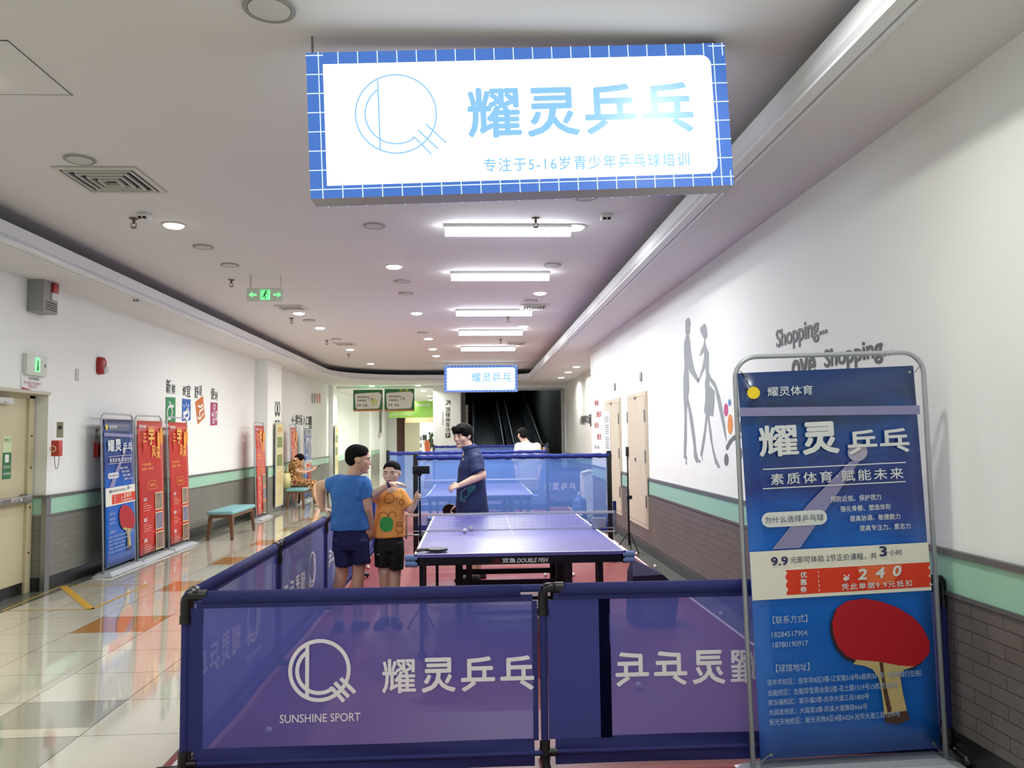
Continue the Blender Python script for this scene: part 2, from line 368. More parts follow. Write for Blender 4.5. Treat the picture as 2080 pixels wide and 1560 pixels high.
# red sports mat
b = MB(); b.rbox((-1.53, 3.62, 0), (2.13, 24.5, .006), .003)
t = b.build('sports_mat', mat('red_sports_mat', (140, 60, 62), .42, noise=.05, nscale=2, bump=.05, bscale=300)); tag(t, 'long red vinyl sports mat laid on the floor under the tables', 'sports mat')
b = MB(); b.box((2.085, 4, .0062), (2.11, 24, .0075)); b.box((-1.49, 4, .0062), (-1.465, 24, .0075)); b.build('boundary_line', wht, t)
# yellow floor tape
b = MB()
def strip(a, c, wd):
    a, c = V((*a, .0025)), V((*c, .0025)); d = (c-a).normalized(); n = V((-d.y, d.x, 0))*wd/2; b.add([a-n, a+n, c+n, c-n], [(0, 3, 2, 1)])
P = [tuple(aZ(0, *q))[:2] for q in ((127, 1190), (185, 1238), (300, 1188), (4, 1241))]
strip(P[0], P[1], .075); strip(P[1], P[2], .03); strip(P[1], P[3], .02); strip(P[0], P[2], .02); strip(P[0], P[3], .02)
tag(b.build('floor_tape', mat('yellow_tape', (206, 162, 52), .4), keep=True), 'yellow tape box with a diagonal stuck on the tiles before the fire door', 'floor tape')

# ---------------------------------------------------------------- doors
def panel_y(b, X, t, y0, y1, z0, z1, mi=0):
    x0, x1 = sorted((X, X+t)); b.box((x0, y0, z0), (x1, y1, z1), mi)
# fire door leaves (left)
t = thing('door_2', (XL-.18, 7.9, 0), 'pale beige double fire door with grey push bars in the left wall', 'door'); t['kind'] = 'structure'
XDn = XL-.16
for k, (y0, y1) in enumerate(((6.9, 7.93), (7.94, 8.66))):
    b = MB(); b.box((XDn-.05, y0, .12), (XDn, y1, 2.06)); leaf = b.build('door_leaf', beige, t)
    b = MB(); b.box((XDn, y0, .0), (XDn+.003, y1, .12)); b.build('kick_plate', blackb, leaf)
    b = MB(); z = 1.0
    b.rbox((XDn+.06, y0+.03, z-.035), (XDn+.10, y1-.02, z+.035), .012); b.rbox((XDn, y0+.0, z-.05), (XDn+.10, y0+.09, z+.05), .015) if k else b.rbox((XDn, y1-.1, z-.05), (XDn+.10, y1-.01, z+.05), .015)
    b.rbox((XDn, y1-.09, z-.05), (XDn+.09, y1-.02, z+.05), .015)
    bar = b.build('push_bar', mat('push_bar_grey', (142, 142, 138), .4, metal=.5), leaf)
    b = MB(); b.box((XDn+.1, y0+.18, z-.018), (XDn+.102, y1-.14, z+.02)); b.build('label_strip', mat('bar_label', (112, 104, 98), .5), bar)
    if k: txt('推开此门▲', (XDn+.1025, y0+.3, z-.01), Y_, Z_, .2, m=wht, parent=bar)
    b = MB(); yy = 7.86 if k == 0 else 8.0
    b.rbox((XDn, yy-.02, .9), (XDn+.05, yy+.02, 1.12), .01); b.cyl((XDn+.03, yy+.03, 1.1), (XDn+.03, yy+.03, 2.0), .012) if k else None
    b.rbox((XDn, yy-.02, 1.94), (XDn+.07, yy+.05, 2.03), .01) if k else None
    b.build('latch_rod', greyp, leaf)
    b = MB(); b.rbox((XDn, 7.32 if k == 0 else 8.02, 1.98), (XDn+.07, 7.74 if k == 0 else 8.3, 2.05), .008); b.tube([(XDn+.09, 7.6 if k == 0 else 8.2, 2.0), (XDn+.12, 7.75 if k == 0 else 8.06, 2.0)], .008)
    b.build('door_closer', whitepl, leaf)
    # safety notices on the leaf
    yc = 8.32 if k else 7.45
    b = MB(); b.box((XDn, yc-.07, 1.49), (XDn+.002, yc+.08, 1.66)); s1 = b.build('sticker', mat('pale_sticker', (206, 222, 176), .5), leaf); s1['label'] = 'pale green paper sticker'
    txt('安全门', (XDn+.0025, yc-.05, 1.6), Y_, Z_, .11, m=ink, parent=s1)
    b = MB(); b.box((XDn, yc-.07, 1.22), (XDn+.002, yc+.08, 1.49)); s2 = b.build('sticker', mat('green_sticker', (40, 116, 66), .5), leaf); s2['label'] = 'dark green exit sticker'
    txt('紧急出口', (XDn+.0025, yc-.055, 1.33), Y_, Z_, .12, m=wht, parent=s2); txt('保持畅通', (XDn+.0025, yc-.055, 1.26), Y_, Z_, .12, m=wht, parent=s2)
    b = MB()
    for a0, a1 in (((0, .025), (0, 0)),): pass
    b.box((XDn+.0022, yc-.03, 1.39), (XDn+.003, yc+.035, 1.47)); b.build('exit_symbol', wht, s2)
b = MB(); b.box((XDn-.05, 8.66, 0), (XDn+.03, YD-.02, 2.09)); b.box((XDn-.05, 6.6, 2.06), (XDn+.03, YD-.02, 2.13)); fr = b.build('door_frame', beige, t)
b = MB()
for z in (.42, .9, 1.32, 1.66): b.cyl((XDn+.03, 8.71, z), (XDn+.036, 8.71, z), .012)
b.build('frame_bolt', mat('bolt_brown', (92, 66, 50), .5), fr)
b = MB(); b.box((XDn+.03, YN, 2.10), (XL+.004, YD, 2.135)); b.box((XL, YN, 2.1), (XL+.02, YD+.01, 2.13)); struct(b.build('trim_6', mat('door_lintel', (196, 190, 172), .6)))

# service doors in the right wall
for k, (y0, y1) in enumerate(DR):
    t = thing('door_3', (XR, (y0+y1)/2, .33), ['cream service door in the right wall, nearer one without a notice', 'cream service door in the right wall with a paper notice on it'][k], 'door', 'service doors in the right wall'); t['kind'] = 'structure'
    b = MB(); b.box((XR-.03, y0, .33), (XR+.01, y0+.05, 2.18)); b.box((XR-.03, y1-.05, .33), (XR+.01, y1, 2.18)); b.box((XR-.029, y0+.05, 2.12), (XR+.01, y1-.05, 2.18)); b.box((XR-.029, y0+.05, .33), (XR+.01, y1-.05, .38)); b.build('door_frame', cream_d, t)
    ym = (y0+y1)/2
    for a, c in ((y0+.052, ym-.003), (ym+.003, y1-.052)):
        b = MB(); b.box((XR-.035, a, .385), (XR-.005, c, 2.115)); lf = b.build('door_leaf', cream_d, t)
        b = MB(); yy = a if a < ym-.1 else c
        for z in (.7, 1.3, 1.85): b.box((XR-.045, yy-.02, z-.08), (XR-.03, yy+.02, z+.08))
        b.build('hinge', steel, lf)
    b = MB(); b.rbox((XR-.05, ym+.03, 1.22), (XR-.03, ym+.09, 1.27), .006); b.build('lock', steel, t)
    b = MB(); b.box((XR-.05, ym-.05, 2.10), (XR-.03, ym+.05, 2.13)); b.build('catch', steel, t)
    if k:
        b = MB(); b.box((XR-.045, ym+.12, 1.28), (XR-.036, y1-.06, 2.0)); nb = b.build('notice_board', wht, t); nb['label'] = 'white paper notice with grey lines of writing'
        b = MB()
        for i in range(16):
            if i in (3, 9): continue
            z = 1.9-.035*i; b.box((XR-.0465, ym+.2, z-.01), (XR-.0455, y1-.14, z+.006))
        b.build('notice_lines', mat('grey_print', (128, 128, 132), .7), nb)

# ---------------------------------------------------------------- ceiling fittings
ORD = ['nearest', 'second nearest', 'third nearest', 'fourth nearest', 'fifth nearest', 'sixth nearest', 'seventh nearest', 'farthest']
def downlight_proto():
    t = thing('ceiling_downlight', (0, 0, 0), 'x', 'downlight')
    b = MB(); n = 28; pr = [(.088, 0), (.105, 0), (.108, -.006), (.098, -.012), (.09, -.012)]
    vs = [(r*cos(2*pi*i/n), r*sin(2*pi*i/n), z) for r, z in pr for i in range(n)]; L = len(pr)
    b.add(vs, [(j*n+i, j*n+(i+1) % n, (j+1)*n+(i+1) % n, (j+1)*n+i) for j in range(L-1) for i in range(n)], 0, True); b.build('trim_ring', whitepl, t, local=True)
    b = MB(); b.cyl((0, 0, -.002), (0, 0, -.012), .091, n=28); b.cyl((0, 0, -.012), (0, 0, -.028), .09, .07, n=28); b.build('diffuser', lamp_w, t, local=True); return t
dl = downlight_proto(); used_dl = [False]
def place(proto, loc, label, flag, group=None):
    o = proto if not flag[0] else copy_tree(proto); flag[0] = True; o.location = loc; o['label'] = label
    if group: o['group'] = group
    return o
def spot(loc, power, parent, color=(1, 1, .93)):
    l = bpy.data.lights.new('lamp_light', 'AREA'); l.shape = 'DISK'; l.size = .17; l.energy = power; l.color = color; l.spread = radians(160)
    o = bpy.data.objects.new('lamp_light', l); COL.objects.link(o); o.location = (0, 0, -.04); o.parent = parent; return o
POWER_DL = 11
rows = {'left row': [(353, 456), (607, 635), (650, 665), (711, 709), (753, 738)], 'middle row': [(800, 540), (846, 635), (870, 687), (879, 708), (886, 722)], 'right row': [(1168, 460), (1097, 594), (1063, 662), (1040, 707)]}
for rn, pts in rows.items():
    for i, (x, y) in enumerate(pts):
        w_ = 'farthest' if i == len(pts)-1 else ORD[i]
        o = place(dl, aZ(ZC, x, y), f'lit round white downlight in the ceiling, {w_} lamp of the {rn}', used_dl, 'lit downlights in the raised ceiling'); spot(None, POWER_DL, o)
o = place(dl, V((1.05, 3.0, ZC)), 'lit round downlight above the front hanging sign', used_dl); spot(None, 10, o)
for i, (x, y) in enumerate([(1171, 744), (1154, 755), (1140, 766)]):
    o = place(dl, aZ(ZS, x, y), f'lit round downlight in the low ceiling on the far right, {ORD[i]} of three', used_dl, 'lit downlights on the far right'); spot(None, POWER_DL, o)
for i, (x, y) in enumerate([(755, 783), (849, 782)]):
    o = place(dl, aZ(ZS, x, y), ['lit round downlight in the low ceiling above the green posters, left one', 'lit round downlight in the low ceiling above the green posters, right one'][i], used_dl); spot(None, POWER_DL*3, o)
for i, (x, y) in enumerate([(860, 793), (872, 804), (874, 812)]):
    o = place(dl, aZ(3.2, x, y), f'lit round downlight in the passage ceiling beside the white pillar, {ORD[i]} of three', used_dl, 'passage downlights'); spot(None, POWER_DL*1.5, o)
# added unseen lamps outside the view, put in as light sources
for i, (x, y) in enumerate([(-2.7, 4.3), (-2.7, 1.2), (-.9, -.5), (.9, -.8), (-2.7, -2), (.9, -3.5)]):
    o = place(dl, V((x, y, ZC)), f'added round ceiling downlight outside the view, number by distance {ORD[i]}', used_dl, 'added downlights outside the view'); spot(None, 13, o)
for i, y in enumerate([29, 33, 37, 41, 47]):
    o = place(dl, V((-2.6, y, 3.2)), f'round downlight in the middle of the passage ceiling, {ORD[i]}', used_dl, 'passage middle downlights'); spot(None, 28, o)

# unlit round fittings
b = MB(); b.cyl((0, 0, 0), (0, 0, -.008), .1, n=28); b.cyl((0, 0, -.008), (0, 0, -.014), .082, n=28); sp0 = thing('round_ceiling_cover', (0, 0, 0), 'x', 'ceiling cover')
b.build('cover_disc', mat('cover_white', (198, 196, 192), .6), sp0, local=True)
b = MB(); n = 28; pr = [(.085, -.008), (.1, -.008), (.104, -.012), (.1, -.016), (.085, -.012)]
b.add([(r*cos(2*pi*i/n), r*sin(2*pi*i/n), z) for r, z in pr for i in range(n)], [(j*n+i, j*n+(i+1) % n, (j+1)*n+(i+1) % n, (j+1)*n+i) for j in range(4) for i in range(n)], 0, True); b.build('cover_ring', greyp, sp0, local=True)
fl = [False]
LC = [((162, 322), 'unlit round fitting beside the large square air vent'), ((413, 500), 'unlit round fitting between the lit lamp and the hanging exit sign'), ((467, 537), 'unlit round fitting just left of the hanging exit sign rods'), ((760, 457), 'unlit round fitting below the front hanging sign'), ((1122, 537), 'unlit round fitting right of the second tube lamp'), ((817, 570), 'unlit round fitting below the nearest middle row lamp'), ((825, 595), 'small unlit round fitting above the second middle row lamp'), ((628, 650), 'unlit round fitting between two lamps of the left row'), ((683, 688), 'unlit round fitting near the far left vent'), ((858, 675), 'unlit round fitting above the third middle row lamp'), ((1078, 610), 'unlit round fitting beside the right air vent')]
for (x, y), lb in LC: place(sp0, aZ(ZC, x, y), lb, fl, 'unlit round ceiling fittings')
o = copy_tree(sp0); o.location = aZ(ZC, 547, 12); o.scale = (1.15, 1.15, 1.4); o['label'] = 'large unlit round ceiling speaker left of the front sign rods'
o = copy_tree(sp0); o.location = aZ(ZC, 1190, 398); o['label'] = 'round fitting peeking out under the front sign edge'
# tube lamps
def tube_lamp():
    t = thing('tube_lamp', (0, 0, 0), 'x', 'ceiling lamp')
    b = MB(); b.rbox((-.6, -.06, -.035), (.6, .06, 0), .01); b.build('lamp_body', whitepl, t, local=True)
    b = MB(); n = 10; prof = [(-.055, -.035)]+[(-.055*cos(pi*i/n), -.055-.05*sin(pi*i/n)) for i in range(0, n+1)]+[(.055, -.035)]
    b.add([(x, y, z) for x in (-.59, .59) for y, z in prof], [(i, i+1, n+4+i, n+3+i) for i in range(n+2)]+[tuple(range(n+3)), tuple(range(n+3, 2*n+6))], 0, True); b.build('diffuser', tube_w, t, local=True)
    return t
tl = tube_lamp(); ft = [False]
for i, (x, y) in enumerate([(1032, 462), (1015, 556), (1002, 631), (994, 672), (992, 705)]):
    p = aZ(ZC-.02, x, y); p.x = .345
    o = place(tl, V((p.x, p.y, ZC)), f'lit white tube lamp across the ceiling, {ORD[i] if i < 4 else "farthest"} from the front', ft, 'tube lamps above the playing area')
    l = area('lamp_light', (p.x, p.y, ZC-.115), 1.15, .09, 26, (.93, .97, 1), parent=o)
# sprinklers
b = MB(); b.cyl((0, 0, 0), (0, 0, -.012), .045, .03, n=18); b.cyl((0, 0, -.01), (0, 0, -.05), .012); sk = thing('sprinkler', (0, 0, 0), 'x', 'sprinkler')
b.build('sprinkler_cup', mat('sprinkler_bronze', (104, 92, 76), .5, metal=.4), sk, local=True)
b = MB(); b.tube([(-.02, 0, -.045), (-.022, 0, -.07), (0, 0, -.088)], .004, 6); b.tube([(.02, 0, -.045), (.022, 0, -.07), (0, 0, -.088)], .004, 6); b.cyl((0, 0, -.086), (0, 0, -.091), .024, n=14); b.build('deflector', MC['sprinkler_bronze'], sk, local=True)
fs = [False]
for (x, y), lb in [((272, 443), 'bronze sprinkler head beside the small white sensor box on the left'), ((470, 568), 'bronze sprinkler head left of the hanging exit sign'), ((592, 646), 'sprinkler head under the nearer left vent'), ((664, 691), 'sprinkler head right of the third left row lamp'), ((708, 719), 'sprinkler head below the fourth left row lamp'), ((1088, 443), 'sprinkler head above the nearest tube lamp'), ((1032, 643), 'sprinkler head under the third tube lamp'), ((1017, 689), 'sprinkler head under the fourth tube lamp')]:
    place(sk, aZ(ZC, x, y), lb, fs, 'ceiling sprinklers')
# vents
def vent(loc, lb, s=.42):
    t = thing('air_vent', loc, lb, 'air vent', 'square ceiling air vents')
    b = MB(); b.box((-s/2, -s/2, -.002), (s/2, s/2, 0)); b.build('duct_hole', dark, t, local=True)
    b = MB(); k = 0
    for i in range(5):
        a = s/2*(1-.19*i); c = a-.035 if i == 0 else a-.014; z0, z1 = (-.016, -.002) if i == 0 else (-.016-.004*i, -.004)
        for (x0, y0, x1, y1) in ((-a, -a, a, -c), (-a, c, a, a), (-a, -c, -c, c), (c, -c, a, c)): b.box((x0, y0, z0), (x1, y1, z1))
    b.build('vent_slats', mat('vent_white', (206, 204, 196), .6), t, local=True); return t
vent(aZ(ZC, 227, 365), 'large square slatted air vent on the near left ceiling', .6)
vent(aZ(ZC, 592, 624), 'square air vent just beyond the hanging exit sign')
vent(aZ(ZC, 700, 698), 'square air vent near the far left downlights')
vent(aZ(ZC, 1085, 622), 'square air vent on the right between tube lamps')
vent(aZ(ZC, 1048, 697), 'square air vent far right near the last tube lamp')
# access hatch drawn in the ceiling, top left
q = [aZ(ZC, *p) for p in ((-40, 190), (143, 190), (40, 98), (-60, 98))]; x1 = q[1].x
b = MB(); y1 = q[0].y; y0 = y1-.62; b.box((x1-.62, y0, ZC-.004), (x1, y1, ZC+.001)); hh = b.build('access_hatch', ceil_p); tag(hh, 'flush square access hatch in the near left corner of the ceiling', 'hatch')
b = MB(); b.box((x1-.62, y0, ZC-.0045), (x1, y0+.002, ZC)); b.box((x1-.002, y0, ZC-.0045), (x1, y1, ZC)); b.box((x1-.62, y1-.004, ZC-.0065), (x1+.01, y1, ZC)); b.build('hatch_gap', greyp, hh)
# sensors
def sensor(p, lb):
    t = thing('motion_sensor', p, lb, 'sensor'); b = MB(); b.rbox((-.05, -.05, -.05), (.05, .05, 0), .012); b.build('sensor_body', whitepl, t, local=True)
    b = MB(); b.rbox((-.035, -.053, -.052), (-.005, -.02, -.035), .003); b.rbox((.005, -.053, -.052), (.035, -.02, -.035), .003); b.build('sensor_eye', dark, t, local=True)
sensor(aZ(ZC, 293, 434), 'small white sensor box on the ceiling next to the bronze sprinkler'); sensor(aZ(ZC, 1231, 436), 'small white sensor box on the ceiling right of the nearest tube lamp')
t = thing('smoke_detector', aZ(ZS, 279, 604), 'round white smoke detector on the low left ceiling', 'smoke detector')
b = MB(); b.cyl((0, 0, 0), (0, 0, -.03), .065, .055, n=24); b.build('detector_base', whitepl, t, local=True); b = MB(); b.cyl((0, 0, -.03), (0, 0, -.06), .045, .03, n=24); b.build('detector_head', mat('detector_cap', (200, 200, 196), .5), t, local=True)
b = MB(); b.box((.01, -.05, -.05), (.03, -.035, -.04)); b.box((-.03, -.05, -.05), (-.01, -.035, -.04)); b.build('detector_slot', dark, t, local=True)
# ================================================================ signs
def logo(b, c, r, t, U, W, n=40, lift=V((0, 0, 0)), sx=1):
    """ring with a chord, inner arc and two tail strokes; drawn with flat strokes of width t"""
    U = V(U)*sx; W = V(W); c = V(c)+lift
    def P(x, y): return c+U*(x*r)+W*(y*r)
    def stroke(pts, wd):
        L = len(pts); vs = []; cnt[0] += 1; up = V((0, -1, 0))*(.0002*cnt[0])*(1 if c.y < .07 else -1)
        for i, (x, y) in enumerate(pts):
            x0, y0 = pts[max(i-1, 0)]; x1, y1 = pts[min(i+1, L-1)]; dx, dy = x1-x0, y1-y0; l = math.hypot(dx, dy) or 1; nx, ny = -dy/l*wd/2, dx/l*wd/2
            vs += [P(x+nx, y+ny)+up, P(x-nx, y-ny)+up]
        b.add(vs, [(2*i, 2*i+1, 2*i+3, 2*i+2) for i in range(L-1)])
    k = t/r; cnt = [0]
    stroke([(cos(a), sin(a)) for a in [2*pi*i/n for i in range(n+1)]], k)
    stroke([(.76*cos(a), .76*sin(a)) for a in [radians(125+(305-125)*i/n) for i in range(n+1)]], k)
    stroke([(-.42, .90), (-.42, -.90)], k)
    stroke([(.52, -.42), (1.0, -.92)], k); stroke([(.72, -.28), (.72+.5, -.28-.5)], k); stroke([(.36, -.62), (.42, -.60), (.84, -1.06)], k)
blue_print = mat('sign_blue_print', (24, 44, 96), .4, emit=.62, ecol=(88, 142, 236))
sign_white = mat('sign_white_print', (80, 80, 80), .4, emit=1.7, ecol=(246, 251, 255))
sign_line = mat('sign_line_print', (70, 76, 80), .4, emit=1.1, ecol=(222, 244, 255))
sign_ink = mat('sign_pale_blue_print', (30, 50, 70), .4, emit=.88, ecol=(146, 206, 250))
def light_box(loc, W, H, ry, rods, lb, rz=0, pw=40):
    t = thing('hanging_sign', loc, lb, 'hanging sign', rot=(0, ry, rz)); D = .13
    b = MB(); b.box((-W/2, 0, -H/2), (W/2, D, H/2)); b.build('sign_casing', mat('sign_casing_metal', (168, 168, 170), .45, metal=.3), t, local=True)
    e = .006
    for s, y in ((1, -.003), (-1, D+.003)):
        U = V((s, 0, 0)); O = V((0, y, 0)); ny = -1 if s > 0 else 1
        b = MB(); b.box((-W/2, min(y, y-ny*.002), -H/2), (W/2, max(y, y-ny*.002), H/2)); fc = b.build('sign_face', blue_print, t, local=True)
        b = MB(); p = H/7.6
        def ln(x0, z0, x1, z1): b.box((min(x0, x1)-.0022, y+ny*.0012-.0004, min(z0, z1)-.0022), (max(x0, x1)+.0022, y+ny*.0012+.0004, max(z0, z1)+.0022))
        x = -W/2+p*.62
        while x < W/2: ln(x, -H/2, x, -H/2+p*.75); ln(x, H/2-p*.65, x, H/2); x += p
        z = -H/2+p*.45
        while z < H/2: ln(-W/2, z, -W/2+p*.85, z); ln(W/2-p*.85, z, W/2, z); z += p
        ln(-W/2+p*.62, -H/2, -W/2+p*.62, H/2); ln(W/2-p*.62, -H/2, W/2-p*.62, H/2); ln(-W/2, -H/2+p*.45, W/2, -H/2+p*.45)
        b.build('sign_grid', sign_line, t, local=True)
        # white rounded panel
        x0, x1, z0, z1 = -W/2+.08, W/2-.075, -H/2+.06, H/2-.06; r = .05; pts = []
        for cx, cz, a0, rr in ((x1-r, z1-r, 0, r), (x0+.003, z1-.003, 90, .003), (x0+.003, z0+.003, 180, .003), (x1-r, z0+r, 270, r)):
            pts += [(cx+rr*cos(radians(a0+9*k)), y+ny*.002, cz+rr*sin(radians(a0+9*k))) for k in range(11)]
        if s < 0: pts = [(-a, b_, c_) for a, b_, c_ in pts]
        b = MB(); b.poly(pts); b.build('sign_panel', sign_white, t, local=True)
        f = V((0, y+ny*.004, 0)); kz = (0, ny, 0)
        def S(u, v): return f+U*(u*W)+V((0, 0, v*H))
        b = MB(); logo(b, S(-.295, .06), .205*H*1.32, .0075, U, Z_); b.build('sign_logo', sign_ink, t, local=True)
        txt('耀灵乒乓', S(-.125, -.12), U, Z_, W*.535, H*.34, sign_ink, parent=t, local=True, bold=.028, space=1.12, keepz=kz)
        txt('专注于5-16岁青少年乒乓球培训', S(-.095, -.36), U, Z_, W*.49, H*.095, sign_ink, parent=t, local=True, bold=.02, space=1.2, keepz=kz)
    for x, l in rods: b = MB(); b.cyl((x, D/2, H/2-.01), (x, D/2, H/2+l), .006, n=8); b.build('hanging_rod', steel, t, local=True)
    return t
sa = aY(3.75, 625, 108); sb_ = aY(3.75, 1474, 88); sc_ = aY(3.75, 632, 402); sd = aY(3.75, 1483, 378)
Wd = (sb_-sa).length; Hd = ((sa-sc_).length+(sb_-sd).length)/2; ctr = (sa+sb_+sc_+sd)/4; tilt = math.atan2((sb_-sa).z, (sb_-sa).x)
light_box(ctr, Wd, Hd, -tilt, [(-Wd/2+.02, ZC-sa.z+.0), (Wd/2-.03, ZC-sb_.z+.0)], 'large lit hanging sign with blue grid border in front, nearest to the viewer')
fa = aY(21.2, 902, 743); fb = aY(21.2, 1051, 741); fc = aY(21.2, 902, 797); W2 = (fb-fa).x; H2 = (fa-fc).z
light_box(V(((fa.x+fb.x)/2, 21.2, (fa.z+fc.z)/2)), W2, H2, 0, [(-W2/2+.05, ZC-fa.z), (W2/2-.05, ZC-fa.z)], 'smaller looking lit hanging sign far down the hall above the barriers')

# hanging exit sign
green_e = mat('exit_green', (120, 236, 150), .4, emit=.9, ecol=(120, 240, 150)); dkgreen = mat('exit_dark_green', (16, 96, 48), .5)
pe = aY(9.6, 539, 599)
t = thing('exit_sign', pe, 'white and green exit sign with two arrows hanging from the left ceiling', 'exit sign')
b = MB(); b.rbox((-.22, -.015, -.08), (.22, .015, .08), .006); b.build('sign_plate', mat('exit_plate', (214, 226, 212), .4), t, local=True)
b = MB(); b.box((-.06, -.018, -.062), (.06, -.0155, .062))
for s in (-1, 1): b.prism([(s*x, -.0155, z) for x, z in ((.1, .012), (.15, .012), (.15, .035), (.195, 0), (.15, -.035), (.15, -.012), (.1, -.012))], (0, -.002, 0))
b.build('exit_arrows', green_e, t, local=True)
b = MB(); y = -.019
for p0_, p1_, wd in (((.012, .038), (.012, .04), .022), ((.008, .025), (-.01, -.012), .016), ((-.01, -.012), (.012, -.03), .009), ((.012, -.03), (.0, -.052), .009), ((-.01, -.012), (-.03, -.035), .009), ((.006, .02), (.032, .006), .007), ((.006, .02), (-.02, .006), .007)):
    a, c = V((p0_[0], y, p0_[1])), V((p1_[0], y, p1_[1])); d = (c-a).normalized() if (c-a).length > .005 else V((0, 0, 1)); n = V((-d.z, 0, d.x))*wd/2; b.poly([a-n-d*wd/3, a+n-d*wd/3, c+n+d*wd/3, c-n+d*wd/3])
b.box((-.055, y-.0003, -.058), (-.05, y, .055)); b.box((-.055, y-.0003, .05), (.05, y, .055)); b.build('running_figure', dkgreen, t, local=True)
b = MB()
for x in (-.17, -.185, .185): b.cyl((x, 0, .07), (x, 0, ZC-pe.z), .003, n=6)
b.build('hanging_rod', steel, t, local=True)

# ---------------------------------------------------------------- wall devices on the left
XW = XL
def wbox(b, x, y, t, mi=0, X=XW): # box from pixel rectangle corners x=(xa,xb) y=(ya,yb) on the wall
    p = aX(X, x[0], y[1]); q_ = aX(X, x[1], y[0]); b.box((X, min(p.y, q_.y), min(p.z, q_.z)), (X+t, max(p.y, q_.y), max(p.z, q_.z)), mi); return p, q_
def wthing(name, x, y, lb, cat):
    c = aX(XW, sum(x)/2, sum(y)/2); return thing(name, c, lb, cat)
def face(c, y0, y1, z0, z1, t0, t1): # helper: box relative to centre on wall
    b = MB(); b.rbox((c.x+t0, c.y+y0, c.z+z0), (c.x+t1, c.y+y1, c.z+z1), .004); return b
c = aX(XW, 66, 742); t = thing('exit_light', c, 'white wall exit light with a green square above the fire door', 'exit sign')
face(c, -.19, .19, -.11, .11, 0, .05).build('light_case', mat('exit_case', (206, 214, 206), .4), t); face(c, -.045, .05, -.07, .08, .048, .053).build('green_window', green_e, t); 
b = face(c, -.01, .02, -.055, -.01, .052, .055); b.box((c.x+.053, c.y-.005, c.z-.01), (c.x+.055, c.y+.015, c.z+.05)); b.build('running_figure', dkgreen, t)
face(c, .14, .16, -.01, .02, .05, .053).build('indicator_lamp', black_m, t)
c = aX(XW, 64, 779); t = thing('wall_notice', c, 'small white notice with a red lower edge between exit light and door', 'notice')
face(c, -.2, .19, -.1, .1, 0, .01).build('notice_board', wht, t); b = MB(); b.prism([(c.x+.0105, c.y+y_, c.z+z_) for y_, z_ in ((-.195, -.095), (.185, -.095), (.185, -.085), (-.02, -.07), (-.195, -.045))], (.001, 0, 0)); b.build('red_edge', redp, t)
txt('安全疏散通道', (c.x+.0105, c.y-.08, c.z+.035), Y_, Z_, .2, m=ink, parent=t); txt('请勿堆放杂物 保持畅通', (c.x+.0105, c.y-.17, c.z-.01), Y_, Z_, .32, m=mat('pink_ink', (190, 120, 124), .7), parent=t); txt('违者必究', (c.x+.0105, c.y-.09, c.z-.05), Y_, Z_, .18, m=MC['pink_ink'], parent=t)
c = aX(XW, 70, 598); t = thing('alarm_box', c, 'grey wall box with a red siren lamp high on the left wall', 'alarm')
face(c, -.14, .14, -.2, .2, 0, .17).build('box_case', greyp, t); face(c, .0, .1, .02, .12, .17, .2).build('siren_lamp', redp, t); face(c, .0, .1, -.06, .02, .17, .19).build('horn', whitepl, t)
b = MB()
for i in range(4): b.box((c.x+.1705, c.y-.1, c.z-.17+.025*i), (c.x+.172, c.y+.12, c.z-.163+.025*i))
b.build('box_grille', MC['dark_hole'], t)
c = aX(XW, 201, 743); t = thing('fire_siren', c, 'small red fire siren with a white lens on the left wall', 'alarm')
b = MB(); b.loft([((c.x+.0, c.y, c.z), .075, .11), ((c.x+.05, c.y, c.z), .07, .105), ((c.x+.07, c.y, c.z), .05, .08)], Y_, Z_, 20, e=4); b.build('siren_body', redp, t)
b = MB(); b.ell((c.x+.075, c.y+.02, c.z-.05), (.04, .045, .045)); b.build('siren_lens', whitepl, t)
c = aX(XW, 156, 761); tag(face(c, -.035, .035, -.07, .07, 0, .012).build('wall_socket', mat('socket_grey', (196, 198, 192), .5)), 'small pale grey wall socket left of the red siren', 'socket')
c = aX(XW, 196, 914); t = thing('call_point', c, 'red fire call point box with a white button left of the blue banner', 'alarm')
face(c, -.075, .075, -.085, .085, 0, .05).build('call_box', redp, t); face(c, .0, .05, -.03, .03, .05, .055).build('call_button', whitepl, t); face(c, -.04, .03, .12, .26, 0, .004).build('call_notice', mat('dull_notice', (178, 178, 158), .6), t); 
b = face(c, -.04, .03, .22, .26, .003, .006); nn = b.build('notice_stripe', mat('brown_print', (140, 96, 80), .6), t)
# phone on the reveal of the fire door (faces the viewer)
c = aY(YD-.012, 119, 902); t = thing('fire_telephone', c, 'red emergency telephone with a hanging cord beside the fire door', 'telephone')
b = MB(); b.rbox((c.x-.045, c.y-.07, c.z-.13), (c.x+.04, c.y+.014, c.z+.04), .01); b.build('phone_box', mat('phone_red', (190, 62, 50), .4), t)
b = MB(); b.tube([(c.x-.02+.03*cos(a), c.y-.075, c.z-.05+.03*sin(a)) for a in [2*pi*i/16 for i in range(17)]], .006, 6); b.build('phone_dial', mat('dial_cream', (226, 210, 180), .5), t)
b = MB(); b.tube([(c.x+.02*cos(pi*i/8)*1.2, c.y-.03, c.z-.13-.14*sin(pi*i/8)) for i in range(9)], .004, 6); b.build('phone_cord', greyp, t)
c2 = aY(YD-.012, 121, 872); b = MB(); b.box((c2.x-.03, c2.y-.004, c2.z-.09), (c2.x+.04, c2.y, c2.z+.08)); t2 = b.build('phone_notice', mat('dull_notice', (178, 178, 158), .6)); tag(t2, 'small beige notice with a dark round picture above the red telephone', 'notice')
